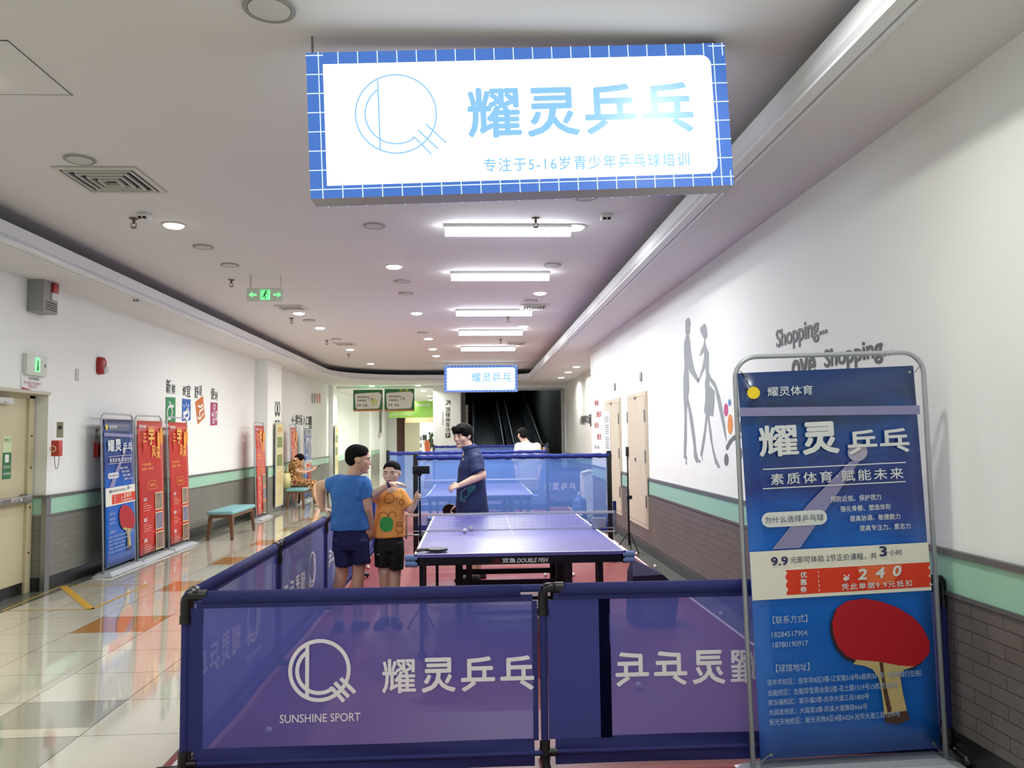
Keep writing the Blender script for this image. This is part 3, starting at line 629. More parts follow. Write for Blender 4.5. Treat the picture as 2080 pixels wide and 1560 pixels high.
b = MB(); b.cyl((c2.x+.005, c2.y-.004, c2.z+.02), (c2.x+.005, c2.y-.006, c2.z+.02), .022); b.build('round_picture', ink, t2)

# ---------------------------------------------------------------- painted walls
def wall_poly(X, pts, m, name, parent=None, t=.002):
    b = MB(); b.poly([aX(X, *p) for p in pts]);
    for i, v in enumerate(b.v): b.v[i] = V((X + (t if X < 0 else -t), v.y, v.z))
    return b.build(name, m, parent)
def wall_text(X, s, x0, y0, x1, y1, m, lb=None, bold=.01, parent=None, **k):
    """text whose lower left is seen at x0,y0 and whose upper right is seen at x1,y1"""
    p = aX(X, x0, y0); q_ = aX(X, x1, y1); zb = k.pop('zb', None); zt = k.pop('zt', None)
    if zb: p.z = aX(X, *zb).z; q_.z = aX(X, *zt).z
    s_ = 1 if X < 0 else -1
    o = txt(s, V((X+s_*.003, p.y, p.z)), V((0, q_.y-p.y, 0)), Z_, abs(q_.y-p.y), q_.z-p.z, m, 'wall_lettering', parent, bold=bold, **k)
    if lb: tag(o, lb, 'wall lettering')
    return o
word_ink = mat('wall_word_ink', (52, 56, 54), .7)
# four words with coloured picture tiles
def C4(x, y): return (320+x/5.2, 740+y/5.2)
picw = wht
def tile_thing(pts, rgb, nm, lb):
    o = wall_poly(XL, [C4(*p) for p in pts], mat(nm, rgb, .6), 'picture_tile'); return tag(o, lb, 'wall picture', 'coloured picture tiles on the left wall')
def curve_on(o, pts, wd, closed=False):
    b = MB(); L = len(pts)
    for i in range(L-1):
        (xa, ya), (xb, yb) = C4(*pts[i]), C4(*pts[i+1]); a, c = aX(XL, xa, ya), aX(XL, xb, yb); a.x = c.x = XL+.0045+i*.0002
        d = (c-a).normalized(); n = V((0, -d.z, d.y))*wd/2; b.poly([a-n-d*wd*.3, a+n-d*wd*.3, c+n+d*wd*.3, c-n+d*wd*.3])
    b.build('picture', picw, o)
def ring4(cx, cy, rx, ry, a0=0, a1=360, n=18): return [(cx+rx*cos(radians(a0+(a1-a0)*i/n)), cy+ry*sin(radians(a0+(a1-a0)*i/n))) for i in range(n+1)]
o = tile_thing([(84, 345), (188, 350), (188, 622), (82, 630)], (54, 138, 84), 'tile_green', 'green wall picture tile with a white fruit outline')
curve_on(o, ring4(125, 512, 26, 68), .03); curve_on(o, [(128, 440), (122, 390), (138, 425)], .02); curve_on(o, [(135, 440), (160, 430), (168, 450), (140, 445)], .02)
o = tile_thing([(258, 362), (350, 372), (348, 590), (256, 600)], (44, 98, 172), 'tile_blue', 'blue wall picture tile with a white splash figure')
curve_on(o, ring4(300, 525, 28, 50, -60, 200), .05); curve_on(o, [(300, 440), (302, 410)], .02); curve_on(o, [(282, 450), (272, 430)], .02); curve_on(o, [(318, 445), (328, 425)], .02); curve_on(o, [(285, 520), (310, 500), (318, 470)], .06)
o = tile_thing([(395, 400), (478, 330), (500, 560), (422, 638)], (198, 112, 58), 'tile_orange', 'tilted orange wall picture tile with a white armchair drawing')
curve_on(o, [(425, 440), (450, 450), (470, 430), (478, 470), (440, 500), (445, 560)], .035); curve_on(o, [(420, 560), (445, 580), (482, 520)], .03)
o = tile_thing([(558, 400), (634, 408), (630, 642), (556, 648)], (166, 62, 112), 'tile_magenta', 'magenta wall picture tile with a white flower of loops')
curve_on(o, ring4(597, 450, 10, 24), .02); curve_on(o, ring4(577, 530, 9, 14), .02); curve_on(o, ring4(588, 600, 9, 22), .02); curve_on(o, ring4(615, 545, 8, 45), .03); curve_on(o, [(597, 475), (590, 520), (588, 580)], .02)
for s, a, c, lb in (('新', (88, 305), (138, 165), 0), ('鲜', (148, 315), (186, 215), 0), ('便', (262, 325), (300, 235), 0), ('宜', (302, 340), (348, 222), 0), ('舒', (388, 355), (432, 235), 0), ('适', (436, 325), (468, 225), 0), ('便', (560, 370), (602, 255), 0), ('利', (604, 378), (632, 290), 0)):
    wall_text(XL, s, *C4(*a), *C4(*c), word_ink, {'新': 'large black character, first above the green picture tile', '鲜': 'smaller black character, second above the green picture tile', '宜': 'large black character, second above the blue picture tile', '舒': 'large slanting black character, first above the orange picture tile', '适': 'black character, second above the orange picture tile', '利': 'small black character, last above the magenta picture tile'}.get(s, 'black character, first above the blue picture tile' if a[0] < 300 else 'large black character, first above the magenta picture tile'))
o = wall_text(XL, '←卖场入口', 592, 862, 627, 845, word_ink, 'black arrow and entrance lettering on the far left wall', bold=.02)
o = wall_poly(XL, [(627, 846), (633, 845), (633, 871), (627, 871)], word_ink, 'parking_symbol'); tag(o, 'black square parking symbol at the end of the far left entrance lettering', 'wall lettering')
for i, (rgb, nm) in enumerate((((150, 152, 150), 'pic_grey'), ((150, 152, 150), 'pic_grey'), ((206, 150, 140), 'pic_rose'), ((206, 126, 110), 'pic_coral'))):
    x0 = 1625+i*26; o = wall_poly(XL, [C4(x0, 308), C4(x0+18, 310), C4(x0+18, 420), C4(x0, 400)], mat(nm, rgb, .6), 'picture_tile'); tag(o, f'small pale picture tile high on the far left wall, {["first", "second", "third", "last"][i]} of four', 'wall picture', 'small far picture tiles')
for i, x in enumerate((1250, 1278)):
    b = MB(); p = aX(-4.34, *C4(x, 520)); b.tube([(p.x+.006, p.y+.09*cos(a), p.z+.1+.16*sin(a)) for a in [2*pi*k/16 for k in range(17)]], .008, 6); b.box((p.x, p.y-.07, p.z-.02), (p.x+.01, p.y+.07, p.z+.02)); b.box((p.x, p.y-.07, p.z-.18), (p.x+.01, p.y+.07, p.z-.15))
    tag(b.build('round_wall_mark', word_ink), f'black round outline mark above the poster on the left pier, {["left", "right"][i]} one', 'wall picture', 'round marks on the pier')

# couple silhouette, words and cart on the right wall
def C3(x, y): return (1360+x/4.106, 600+y/4.105)
grey_fig = mat('silhouette_grey', (146, 152, 155), .7)
man = [(150, 190), (162, 185), (172, 200), (176, 240), (170, 270), (172, 310), (162, 330), (170, 370), (175, 420), (185, 500), (200, 580), (212, 625), (243, 690), (240, 735), (200, 680), (170, 640), (160, 600), (163, 700), (165, 780), (155, 850), (175, 930), (195, 1030), (215, 1180), (225, 1300), (240, 1360), (262, 1380), (255, 1400), (235, 1385), (225, 1400), (205, 1350), (200, 1250), (175, 1080), (150, 900), (145, 1000), (145, 1200), (138, 1330), (150, 1360), (142, 1365), (146, 1410), (136, 1410), (134, 1365), (118, 1350), (122, 1200), (125, 1000), (118, 850), (115, 700), (125, 600), (122, 500), (122, 400), (135, 350), (140, 330), (132, 300), (134, 210)]
wom = [(285, 240), (300, 235), (310, 270), (318, 330), (312, 355), (300, 365), (298, 390), (312, 440), (330, 480), (328, 560), (330, 640), (345, 680), (385, 730), (398, 770), (420, 840), (445, 960), (465, 1080), (478, 1225), (460, 1170), (435, 1050), (410, 930), (384, 800), (370, 760), (335, 712), (334, 745), (378, 800), (374, 900), (365, 1012), (345, 1000), (330, 1010), (348, 1120), (362, 1250), (388, 1350), (425, 1435), (405, 1440), (388, 1400), (384, 1412), (372, 1360), (340, 1200), (318, 1020), (300, 1180), (285, 1280), (272, 1340), (280, 1390), (268, 1350), (256, 1330), (270, 1240), (290, 1120), (303, 1000), (288, 965), (298, 880), (300, 800), (295, 740), (305, 660), (296, 600), (285, 630), (255, 700), (243, 728), (236, 705), (250, 680), (275, 590), (288, 520), (290, 470), (262, 500), (250, 505), (266, 450), (285, 410), (290, 365), (275, 340), (255, 290), (262, 260)]
o = wall_poly(XR, [C3(*p) for p in man], grey_fig, 'wall_silhouette'); tag(o, 'grey painted silhouette of a man holding a hand, on the right wall', 'wall picture')
o = wall_poly(XR, [C3(*p) for p in wom], grey_fig, 'wall_silhouette'); tag(o, 'grey painted silhouette of a woman pulling a cart, on the right wall', 'wall picture')
cart = thing('wall_cart_picture', aX(XR, *C3(540, 1200)), 'painted cart of coloured dots on grey wheels, partly behind the large banner', 'wall picture')
for cx, cy, rx, ry, rgb, nm in ((472, 955, 17, 55, (196, 76, 132), 'dot_pink'), (502, 893, 12, 30, (92, 138, 188), 'dot_blue'), (557, 917, 8, 22, (214, 138, 92), 'dot_orange'), (507, 1075, 22, 85, (226, 142, 76), 'dot_orange_big'), (560, 1020, 16, 56, (92, 138, 188), 'dot_blue'), (475, 1370, 18, 52, (108, 112, 114), 'dot_grey'), (590, 1320, 18, 54, (108, 112, 114), 'dot_grey')):
    wall_poly(XR, [C3(*p) for p in ring4(cx, cy, rx, ry, 0, 342)], mat(nm, rgb, .7), 'painted_dot', cart)
wall_poly(XR, [C3(*p) for p in [(475, 1290), (470, 1260), (500, 1205), (540, 1165), (590, 1160), (600, 1190), (570, 1205), (535, 1210), (505, 1250), (490, 1285)]], MC['dot_grey'], 'painted_handle', cart)
wall_poly(XR, [C3(*p) for p in [(600, 960), (640, 950), (630, 1100), (580, 1155), (570, 1140), (590, 1060)]], MC['dot_grey'], 'painted_frame', cart)
wall_text(XR, 'Shopping...', 1578, 703, 1680, 653, mat('shopping_ink', (122, 126, 126), .7), 'upper grey word Shopping on the right wall above the banner', bold=.028, zb=(1660, 694), zt=(1580, 671))
wall_text(XR, 'Shopping...', 1676, 747, 1816, 694, mat('shopping_ink_dark', (96, 100, 100), .7), 'lower grey word Shopping half hidden by the banner frame', bold=.028, zb=(1782, 738), zt=(1682, 710))
wall_text(XR, 'ove', 1610, 760, 1656, 723, MC['shopping_ink_dark'], 'tops of large grey letters hidden behind the top of the large banner', bold=.03, zb=(1640, 765), zt=(1650, 724))
# faint red slogans beside the service doors
rs = mat('slogan_red', (186, 88, 84), .7); rs2 = mat('slogan_grey', (150, 142, 140), .7)
for i, (s, x0, y0, x1, y1) in enumerate((('地址', 1208, 825, 1216, 811), ('健康运动', 1212, 848, 1222, 834), ('快乐', 1208, 870, 1217, 857), ('成长', 1213, 893, 1222, 880), ('乒乓', 1208, 912, 1218, 905))):
    wall_text(XR, s, x0, y0, x1, y1, rs if i != 4 else rs2, f'short red slogan on the right wall end, {["top", "second", "middle", "fourth", "lowest"][i]} line', bold=.02)
for k, (x, y) in enumerate(((1250, 786), (1303, 765))):
    b = MB(); p = aX(XR, x, y); b.rbox((XR-.02, p.y-.05, p.z-.06), (XR, p.y+.05, p.z+.06), .004); tag(b.build('wall_plate', greyp), f'tiny grey wall plate above the {["far", "near"][k]} service door', 'wall plate')
# parking lettering: on the far right side wall and on the white back pier
wall_text(3.08, '↗顶楼停车场', 1178, 863, 1198, 842, word_ink, 'black parking lettering on the far right side wall', bold=.03)
b = MB(); p = aX(3.08, 1199, 866); q_ = aX(3.08, 1204, 840); b.box((3.075, q_.y, p.z), (3.08, p.y, q_.z)); tag(b.build('parking_symbol', word_ink), 'black parking square at the right end of the far side wall lettering', 'wall lettering')
for i, (s, yc) in enumerate(zip('↗顶楼停车场', (823, 837, 847, 858, 867.5, 878))):
    p = aY(YB, 905, yc); o = txt(s, V((p.x, YB-.004, p.z)), X_, Z_, .155, .15, word_ink, 'wall_lettering', bold=.01); tag(o, f'black character on the white back pier, {["arrow at the top", "second from the top", "third from the top", "fourth from the top", "fifth from the top", "lowest above the P"][i]}', 'wall lettering')
p = aY(YB, 905, 889); b = MB(); b.box((p.x, YB-.006, p.z), (p.x+.155, YB-.001, p.z+.155)); o = b.build('parking_symbol', word_ink); tag(o, 'black square with a white P low on the white back pier', 'wall lettering')
txt('P', (p.x+.045, YB-.0065, p.z+.025), X_, Z_, .07, .105, wht, parent=o, bold=.02)
p = aY(YB, 898, 863); o = txt('ROOF PARKING', V((p.x, YB-.004, p.z+.42)), -Z_, X_, .42, .045, word_ink, 'wall_lettering'); tag(o, 'tiny vertical latin lettering left of the parking characters', 'wall lettering')
# ================================================================ banner stands
b_top = None
def banner_mat(name, stops, x=False):
    m = mat(name, (20, 60, 140), .32, coat=.25); nt = m.node_tree; b = nt.nodes['Principled BSDF']
    tc = N(nt, 'ShaderNodeTexCoord'); s = N(nt, 'ShaderNodeSeparateXYZ'); nt.links.new(tc.outputs['Object'], s.inputs[0])
    n = N(nt, 'ShaderNodeTexNoise'); n.inputs['Scale'].default_value = 2.2; nt.links.new(tc.outputs['Object'], n.inputs['Vector'])
    a = N(nt, 'ShaderNodeMath', operation='MULTIPLY_ADD'); a.inputs[1].default_value = .3; nt.links.new(n.outputs['Fac'], a.inputs[0])
    d = N(nt, 'ShaderNodeMath', operation='DIVIDE'); d.inputs[1].default_value = 2.0; nt.links.new(s.outputs[2], d.inputs[0]); nt.links.new(d.outputs[0], a.inputs[2])
    r = N(nt, 'ShaderNodeValToRGB'); nt.links.new(a.outputs[0], r.inputs[0]); cr = r.color_ramp
    while len(cr.elements) > 1: cr.elements.remove(cr.elements[0])
    cr.elements[0].position = stops[0][0]; cr.elements[0].color = (*lin(stops[0][1]), 1)
    for p, c in stops[1:]: e = cr.elements.new(p); e.color = (*lin(c), 1)
    nt.links.new(r.outputs[0], b.inputs['Base Color']); return m
blue_ban = banner_mat('blue_banner_print', [(.1, (10, 52, 140)), (.3, (12, 92, 186)), (.68, (10, 100, 200)), (.8, (26, 46, 128)), (.95, (20, 72, 146)), (1.12, (28, 54, 104))])
cream_pr = mat('cream_print', (226, 224, 214), .5); red_pr = mat('red_print', (214, 54, 28), .5); streak = mat('lilac_streak_print', (136, 134, 178), .5); navy_pr = mat('navy_ink', (34, 42, 96), .6)
pw_ = mat('pale_print', (214, 218, 222), .6)
def stand_frame(t, W=.86, H=1.93, r=.011):
    b = MB(); b.prism([(-W/2-.07, -.13, 0), (W/2+.07, -.13, 0), (W/2+.07, .11, 0), (-W/2-.07, .11, 0)], (0, 0, .008))
    b.add([(-W/2-.07, -.13, .008), (W/2+.07, -.13, .008), (W/2+.07, .11, .008), (-W/2-.07, .11, .008), (-W/2+.02, -.07, .045), (W/2-.02, -.07, .045), (W/2-.02, .07, .045), (-W/2+.02, .07, .045)], [(0, 1, 5, 4), (1, 2, 6, 5), (2, 3, 7, 6), (3, 0, 4, 7), (4, 5, 6, 7)])
    b.build('stand_base', mat('stand_base_silver', (186, 192, 200), .4, metal=.2), t, local=True)
    pts = [(-W/2, 0, .03)]+[(-W/2+.1-.1*cos(a), 0, H-.1+.1*sin(a)) for a in [pi/2*i/8 for i in range(9)]]+[(W/2-.1+.1*sin(a), 0, H-.1+.1*cos(a)) for a in [pi/2*i/8 for i in range(9)]]+[(W/2, 0, .03)]
    b = MB(); b.tube(pts, r, 12); b.build('tube_frame', silver, t, local=True)
def sheet(t, m, x0=-.4, x1=.4, z0=.09, z1=1.86, skew=.0, y=-.012, name='banner_sheet'):
    b = MB(); n = 10; k = 12
    vs = [(x0+(x1-x0)*i/n+skew*(j/k), y-.012*sin(pi*j/k), z0+(z1-z0)*j/k) for j in range(k+1) for i in range(n+1)]
    b.add(vs, [(j*(n+1)+i, j*(n+1)+i+1, (j+1)*(n+1)+i+1, (j+1)*(n+1)+i) for j in range(k) for i in range(n)], 0, True)
    o = b.build(name, m, t, local=True); md = o.modifiers.new('th', 'SOLIDIFY'); md.thickness = .0012; return o
yf = -.031
def blue_banner(loc, rot, lb, group=None):
    t = thing('banner_stand', loc, lb, 'banner', group, rot=rot); stand_frame(t)
    sh = sheet(t, blue_ban); sh.rotation_euler = (0, radians(-.7), 0)
    def T(s, x, z, w, h, m, bold=0, space=1.0, name='lettering', it=0):
        o = txt(s, (x, yf-.001, z), X_+Z_*it, Z_, w, h, m, name, sh, local=True, bold=bold, space=space); return o
    def R(x0, z0, x1, z1, m, name, dy=0): b = MB(); b.box((x0, yf-dy-.0005, z0), (x1, yf-dy, z1)); return b.build(name, m, sh, local=True)
    # places on the print measured in the picture and turned into metres on the sheet
    def P2(x, y): xl = 1503+(y-740)*.053; wd = 338+(y-740)*.0151; return ((x-xl)/wd*.8-.4, .09+(1533-y)*.002218)
    def A(px, py): return P2(1480+px/4.457, 700+py/4.457)
    def B_(px, py): return P2(1480+px/3.06, 1050+py/3.06)
    def shape(pts, m, name, f=A, dy=0): b = MB(); b.poly([(x, yf-dy, z) for x, z in (f(*p) for p in pts)]); return b.build(name, m, sh, local=True)
    def T2(s, x0, y0, x1, y1, m, bold=0, space=1.0, it=0):
        """x0,y0 lower left and x1,y1 upper right in the picture"""
        a, c = P2(x0, y0), P2(x1, y0); d = P2(x0, y1); return txt(s, (a[0], yf-.0025, a[1]), X_, Z_+X_*it, c[0]-a[0], d[1]-a[1], m, 'lettering', sh, local=True, bold=bold, space=space)
    shape([(107, 480), (1643, 535), (1648, 618), (107, 560)], streak, 'printed_streak'); shape([(1040, 1030), (1140, 1010), (620, 1800), (380, 1800), (690, 1400)], streak, 'printed_streak')
    shape([(1110+85*cos(a), 945+85*sin(a)) for a in [2*pi*i/24 for i in range(24)]], mat('lilac_ball_print', (168, 160, 188), .5), 'printed_ball', dy=.0006)
    b = MB(); cx, cz = P2(1530.5, 778); b.poly([(cx+(.027+(.003 if i % 2 else 0))*cos(2*pi*i/28), yf-.001, cz+(.027+(.003 if i % 2 else 0))*sin(2*pi*i/28)) for i in range(28)]); b.build('sun_mark', mat('yellow_print', (244, 214, 40), .5), sh, local=True)
    T2('耀灵体育', 1557, 787, 1643, 767, pw_, .006)
    T2('耀', 1543, 911, 1615, 849, pw_, .028); T2('灵', 1626, 910, 1692, 847, pw_, .045); T2('乒乓', 1712, 915, 1828, 867, pw_, .03, 1.05)
    for y in (938, 978): a, c = P2(1548, y), P2(1822, y); R(a[0], a[1]-.0025, c[0], a[1]+.0025, pw_, 'rule_line', .002)
    T2('素质体育·赋能未来', 1563, 971, 1817, 948, pw_, .012, 1.3)
    for s, x0, x1, y in (('预防近视、保护视力', 1677, 1774, 1013), ('强化骨骼、塑造体形', 1696, 1793, 1034), ('提高协调、敏捷能力', 1714, 1811, 1055), ('提高专注力、意志力', 1733, 1831, 1076)): T2(s, x0, y, x1, y-12, pw_, .012)
    b = MB(); r = .034; (xa, cz), (xb, _) = P2(1560, 1043), P2(1656, 1043); b.poly([(xa+r*cos(radians(90+18*i)), yf-.0012, cz+r*sin(radians(90+18*i))) for i in range(11)]+[(xb+r*cos(radians(-90+18*i)), yf-.0012, cz+r*sin(radians(-90+18*i))) for i in range(11)]); b.build('pill_label', pw_, sh, local=True)
    T2('为什么选择乒乓球', 1552, 1050, 1664, 1036, mat('grey_blue_ink', (70, 82, 110), .6))
    R(-.4, .815, .4, 1.035, cream_pr, 'offer_band')
    for s, x0, x1, y0, y1, bo in (('9.9', 1564, 1595, 1137, 1120, .03), ('元即可体验 2节正价课程，共', 1600, 1766, 1135, 1121, 0), ('3', 1772, 1785, 1130, 1110, .03), ('小时', 1790, 1815, 1130, 1118, 0)): T2(s, x0, y0, x1, y1, navy_pr, bo)
    (xa, za), (xb, zb) = P2(1593, 1199), P2(1869, 1148); h_ = zb-za
    pts = [(xa, za), (xb, za)]+[(xb-(.009 if i % 3 == 1 else 0), za+h_*i/9) for i in range(1, 9)]+[(xb, zb), (xa, zb)]+[(xa+(.009 if i % 3 == 1 else 0), zb-h_*i/9) for i in range(1, 9)]
    b = MB(); b.poly([(x, yf-.001, z) for x, z in pts]); b.build('coupon', red_pr, sh, local=True)
    b = MB(); cx, cz = P2(1772, 1149); b.poly([(cx+.1*cos(pi+pi*i/16), yf-.0014, cz+.09*sin(pi+pi*i/16)) for i in range(17)]); b.build('coupon_glow', mat('orange_print', (226, 104, 60), .5), sh, local=True)
    for i, s in enumerate('优惠券'): T2(s, 1619, 1165+15*i, 1631, 1153+15*i, pw_, .03)
    b = MB(); cx, _ = P2(1654, 1170)
    for i in range(5): b.box((cx-.0015, yf-.0018, za+.008+.021*i), (cx+.0015, yf-.0014, za+.02+.021*i))
    b.build('dashed_line', pw_, sh, local=True)
    for s, x0, x1, y0, y1, bo in (('¥', 1700, 1712, 1177, 1164, .03), ('2', 1730, 1745, 1175, 1154, .04), ('4', 1763, 1779, 1174, 1153, .04), ('0', 1796, 1811, 1172, 1151, .04)): T2(s, x0, y0, x1, y1, pw_, bo, it=.2)
    T2('凭此单据9.9元抵扣', 1698, 1195, 1834, 1182, pw_, .015, 1.25)
    hd = [(612, 640), (640, 555), (700, 515), (800, 505), (900, 530), (1000, 575), (1090, 640), (1150, 710), (1190, 800), (1190, 870), (1150, 920), (1100, 950), (1000, 940), (890, 910), (750, 885), (700, 860), (650, 800), (620, 720)]
    shape([(x-14, y+16) for x, y in hd], mat('bat_edge_print', (40, 26, 40), .5), 'bat_edge', B_, .0008)
    shape(hd, mat('bat_red_print', (172, 16, 36), .45), 'bat_face', B_, .0012)
    shape([(735, 910), (755, 885), (900, 908), (1000, 935), (1100, 950), (1040, 965), (1012, 990), (1030, 1110), (1055, 1220), (920, 1235), (905, 1100), (885, 1000), (850, 950), (800, 925)], mat('bat_wood_print', (186, 168, 118), .5), 'bat_handle', B_, .0016)
    shape([(890, 908), (912, 910), (925, 1030), (965, 1215), (940, 1230), (915, 1100)], mat('bat_dark_print', (74, 52, 46), .5), 'bat_handle_stripe', B_, .002); shape([(918, 1236), (1052, 1222), (1075, 1272), (1000, 1302), (925, 1285)], MC['bat_dark_print'], 'bat_handle_end', B_, .002)
    lt = mat('pale_blue_ink', (158, 178, 208), .6)
    for s, x0, x1, y0, y1 in (('【联系方式】', 1566, 1632, 1256, 1240), ('18284517904', 1564, 1632, 1283, 1272), ('18780190917', 1566, 1633, 1304, 1293), ('【球馆地址】', 1572, 1636, 1354, 1338), ('佳年华校区：佳年华B区3楼-江安路518号6栋附301号（招商银行左侧）', 1555, 1853, 1380, 1367), ('合能校区：合能珍宝商业街2楼-花土路1519号15栋附230号', 1556, 1806, 1401, 1388), ('家乐福校区：家乐福3楼-光华大道三段1800号', 1557, 1751, 1420, 1408), ('大润发校区：大润发2楼-凤溪大道南段666号', 1558, 1747, 1440, 1428), ('新光天地校区：新光天地A区4楼A024-光华大道三段1599号', 1559, 1811, 1460, 1447)):
        T2(s, x0, y0, x1, y1, lt, .006)
    b = MB()
    for x, z in ((-.37, 1.83), (.37, 1.83), (-.36, .12), (.36, .12)): b.cyl((x, yf+.001, z), (x, yf-.003, z), .007, n=12)
    b.build('eyelet', steel, sh, local=True)
    b = MB()
    for x, z, sx, sz in ((-.37, 1.83, -.06, .05), (.37, 1.83, .06, .05), (-.36, .12, -.07, -.07), (.36, .12, .07, -.07)): b.cyl((x, yf, z), (x+sx, 0, z+sz), .0022, n=6)
    b.build('tie_spring', steel, t, local=True); return t
# the near one: fitted to where its feet stand
pl = aZ(.04, 1530, 1545); pr = aZ(.04, 1925, 1548); yb = (pl.y+pr.y)/2-.03; xc = (aY(yb, 1530, 1540).x+aY(yb, 1922, 1540).x)/2
near = blue_banner((xc, yb, 0), (radians(1), radians(-1.3), 0), 'large blue table tennis banner on a silver stand at the right front'); k_ = (aY(yb, 1922, 1540).x-aY(yb, 1530, 1540).x)/.86; near.scale = (k_, k_, aY(yb, 1690, 717).z/1.94)
def along(x0, x1, X=-4.33):
    y0, y1 = aX(X, x0, 1000).y, aX(X, x1, 1000).y; return (y0+y1)/2, y1-y0
yc, wd = along(218, 283); far_b = copy_tree(near); far_b.location = (-4.36, yc, 0); far_b.rotation_euler = (radians(-2), 0, radians(90)); far_b.scale = (wd/.88, 1, 1.0); far_b['label'] = 'blue table tennis banner at the left wall, first of a row of three'
# red banners
red_ban = mat('red_banner_print', (190, 36, 22), .35, noise=.35, nscale=1.6, coat=.25); gold = mat('gold_print', (242, 182, 84), .5)
def red_banner(loc, rot, lb):
    t = thing('banner_stand', loc, lb, 'banner', None, rot=rot); stand_frame(t); sh = sheet(t, red_ban)
    def T(s, x, z, w, h, m, bold=0, space=1.0): return txt(s, (x, yf-.001, z), X_, Z_, w, h, m, 'lettering', sh, local=True, bold=bold, space=space)
    T('耀灵体育', -.38, 1.76, .2, .045, pw_, .02)
    T('三', -.27, 1.58, .1, .11, gold, .02); T('学', -.1, 1.54, .19, .24, gold, .03); T('风', .0, 1.36, .13, .16, gold, .02); T('采', .15, 1.34, .13, .17, gold, .02); T('员', -.28, 1.42, .12, .14, red_pr, .03)
    T('乒乓球精品课程', -.34, 1.26, .3, .035, gold); T('强身健体，快乐成长', -.34, 1.2, .38, .035, gold)
    b = MB()
    for i in range(2): b.prism([(.24+.05*cos(a)+.1*i, yf, 1.6+.0*i+.13*sin(a)+.05*i) for a in [2*pi*k/16 for k in range(16)]], (0, -.0006, 0))
    b.build('printed_lantern', mat('amber_print', (232, 150, 52), .5), sh, local=True)
    b = MB(); r = .06; cz = .99
    for i in range(2): pass
    pts = [(-.12, cz+.055), (.12, cz+.055), (.16, cz), (.12, cz-.055), (-.12, cz-.055), (-.16, cz)]; b.tube([(x, yf, z) for x, z in pts+pts[:1]], .003, 6); b.build('label_outline', gold, sh, local=True); T('优秀学员', -.09, cz-.02, .18, .04, gold, .01)
    for i, rgb in enumerate(((134, 120, 108), (120, 116, 140), (124, 104, 96))):
        z1 = .88-.27*i; b = MB(); b.box((.08, yf-.001, z1-.24), (.33, yf, z1)); f = b.build('photo_border', mat('photo_cream_border', (232, 206, 150), .5), sh, local=True)
        b = MB(); b.box((.093, yf-.002, z1-.228), (.317, yf-.001, z1-.012)); b.build('printed_photo', mat(f'photo_print_{i}', rgb, .5, noise=.7, nscale=14), f, local=True)
        T(('小组课', '精品课', '提高班')[i], -.3, z1-.09, .1, .05, pw_, .02)
        b = MB()
        for k in range(4): b.box((-.3, yf-.001, z1-.13-.03*k), (-.3+(.12, .22, .26, .2)[k], yf-.0004, z1-.12-.03*k))
        b.build('print_lines', mat('rose_print', (226, 150, 130), .6), sh, local=True)
    return t
yc, wd = along(287, 341); rb = red_banner((-4.36, yc, 0), (radians(-2), radians(-.6), radians(90)), 'red banner with gold writing and three photos, middle of the row of three'); rb.scale = (wd/.88, 1, 1)
for (x0, x1, X, lb) in ((345, 386, -4.36, 'red banner with gold writing and three photos, last of the row of three'), (521, 541, -4.25, 'red banner standing alone before the left pier'), (593, 606, -4.3, 'red banner behind the sitting woman on the left')):
    yc, wd = along(x0, x1, X); o = copy_tree(rb); o.location = (X, yc, 0); o.rotation_euler = (radians(-2), 0, radians(90)); o.scale = (min(wd/.88, 1.15), 1, 1); o['label'] = lb
yc, wd = along(615, 627); o = copy_tree(near); o.location = (-4.3, yc, 0); o.rotation_euler = (0, 0, radians(90)); o.scale = (1, 1, 1); o['label'] = 'blue table tennis banner behind the sitting woman on the left'
# beige posters
bp = mat('beige_poster_print', (206, 196, 150), .5, noise=.25, nscale=5)
def poster(X, y0, y1, z0, z1, lb):
    t = thing('standing_poster', (X+.03, (y0+y1)/2, z0), lb, 'poster'); b = MB(); b.box((X+.02, y0, z0), (X+.04, y1, z1)); s = b.build('poster_sheet', bp, t)
    b = MB()
    for a, c in (((X+.03, y0, z0), (X+.03, y0, z1)), ((X+.03, y1, z0), (X+.03, y1, z1)), ((X+.03, y0, z1), (X+.03, y1, z1)), ((X+.03, y0, z0), (X+.03, y1, z0))): b.cyl(a, c, .015, n=8)
    b.build('poster_frame', silver, t); w_ = y1-y0; x = X+.042
    txt('促销', (x, y0+w_*.25, z1-.22), Y_, Z_, w_*.5, .12, mat('poster_orange', (214, 140, 52), .5), parent=s)
    b = MB(); b.box((x-.001, y0+w_*.15, z1-.55), (x, y0+w_*.85, z1-.32)); b.box((x-.001, y0+w_*.15, z1-.95), (x, y0+w_*.85, z1-.7)); b.build('poster_picture', mat('poster_green_picture', (120, 132, 84), .5, noise=.6, nscale=20), s)
    b = MB()
    for i in range(6): b.box((x-.001, y0+w_*.15, z1-1.1-.05*i), (x, y0+w_*.8, z1-1.09-.05*i))
    b.build('poster_lines', MC['poster_orange'], s); return t
yA, yB_ = aX(-4.3, 558, 900).y, aX(-4.3, 573, 900).y
poster(-4.31, yA, yB_, .12, 1.95, 'tall beige framed poster standing against the left pier')
poster(-4.44, 25.45, 26.0, .4, 2.0, 'narrow beige poster on the far left pilaster')

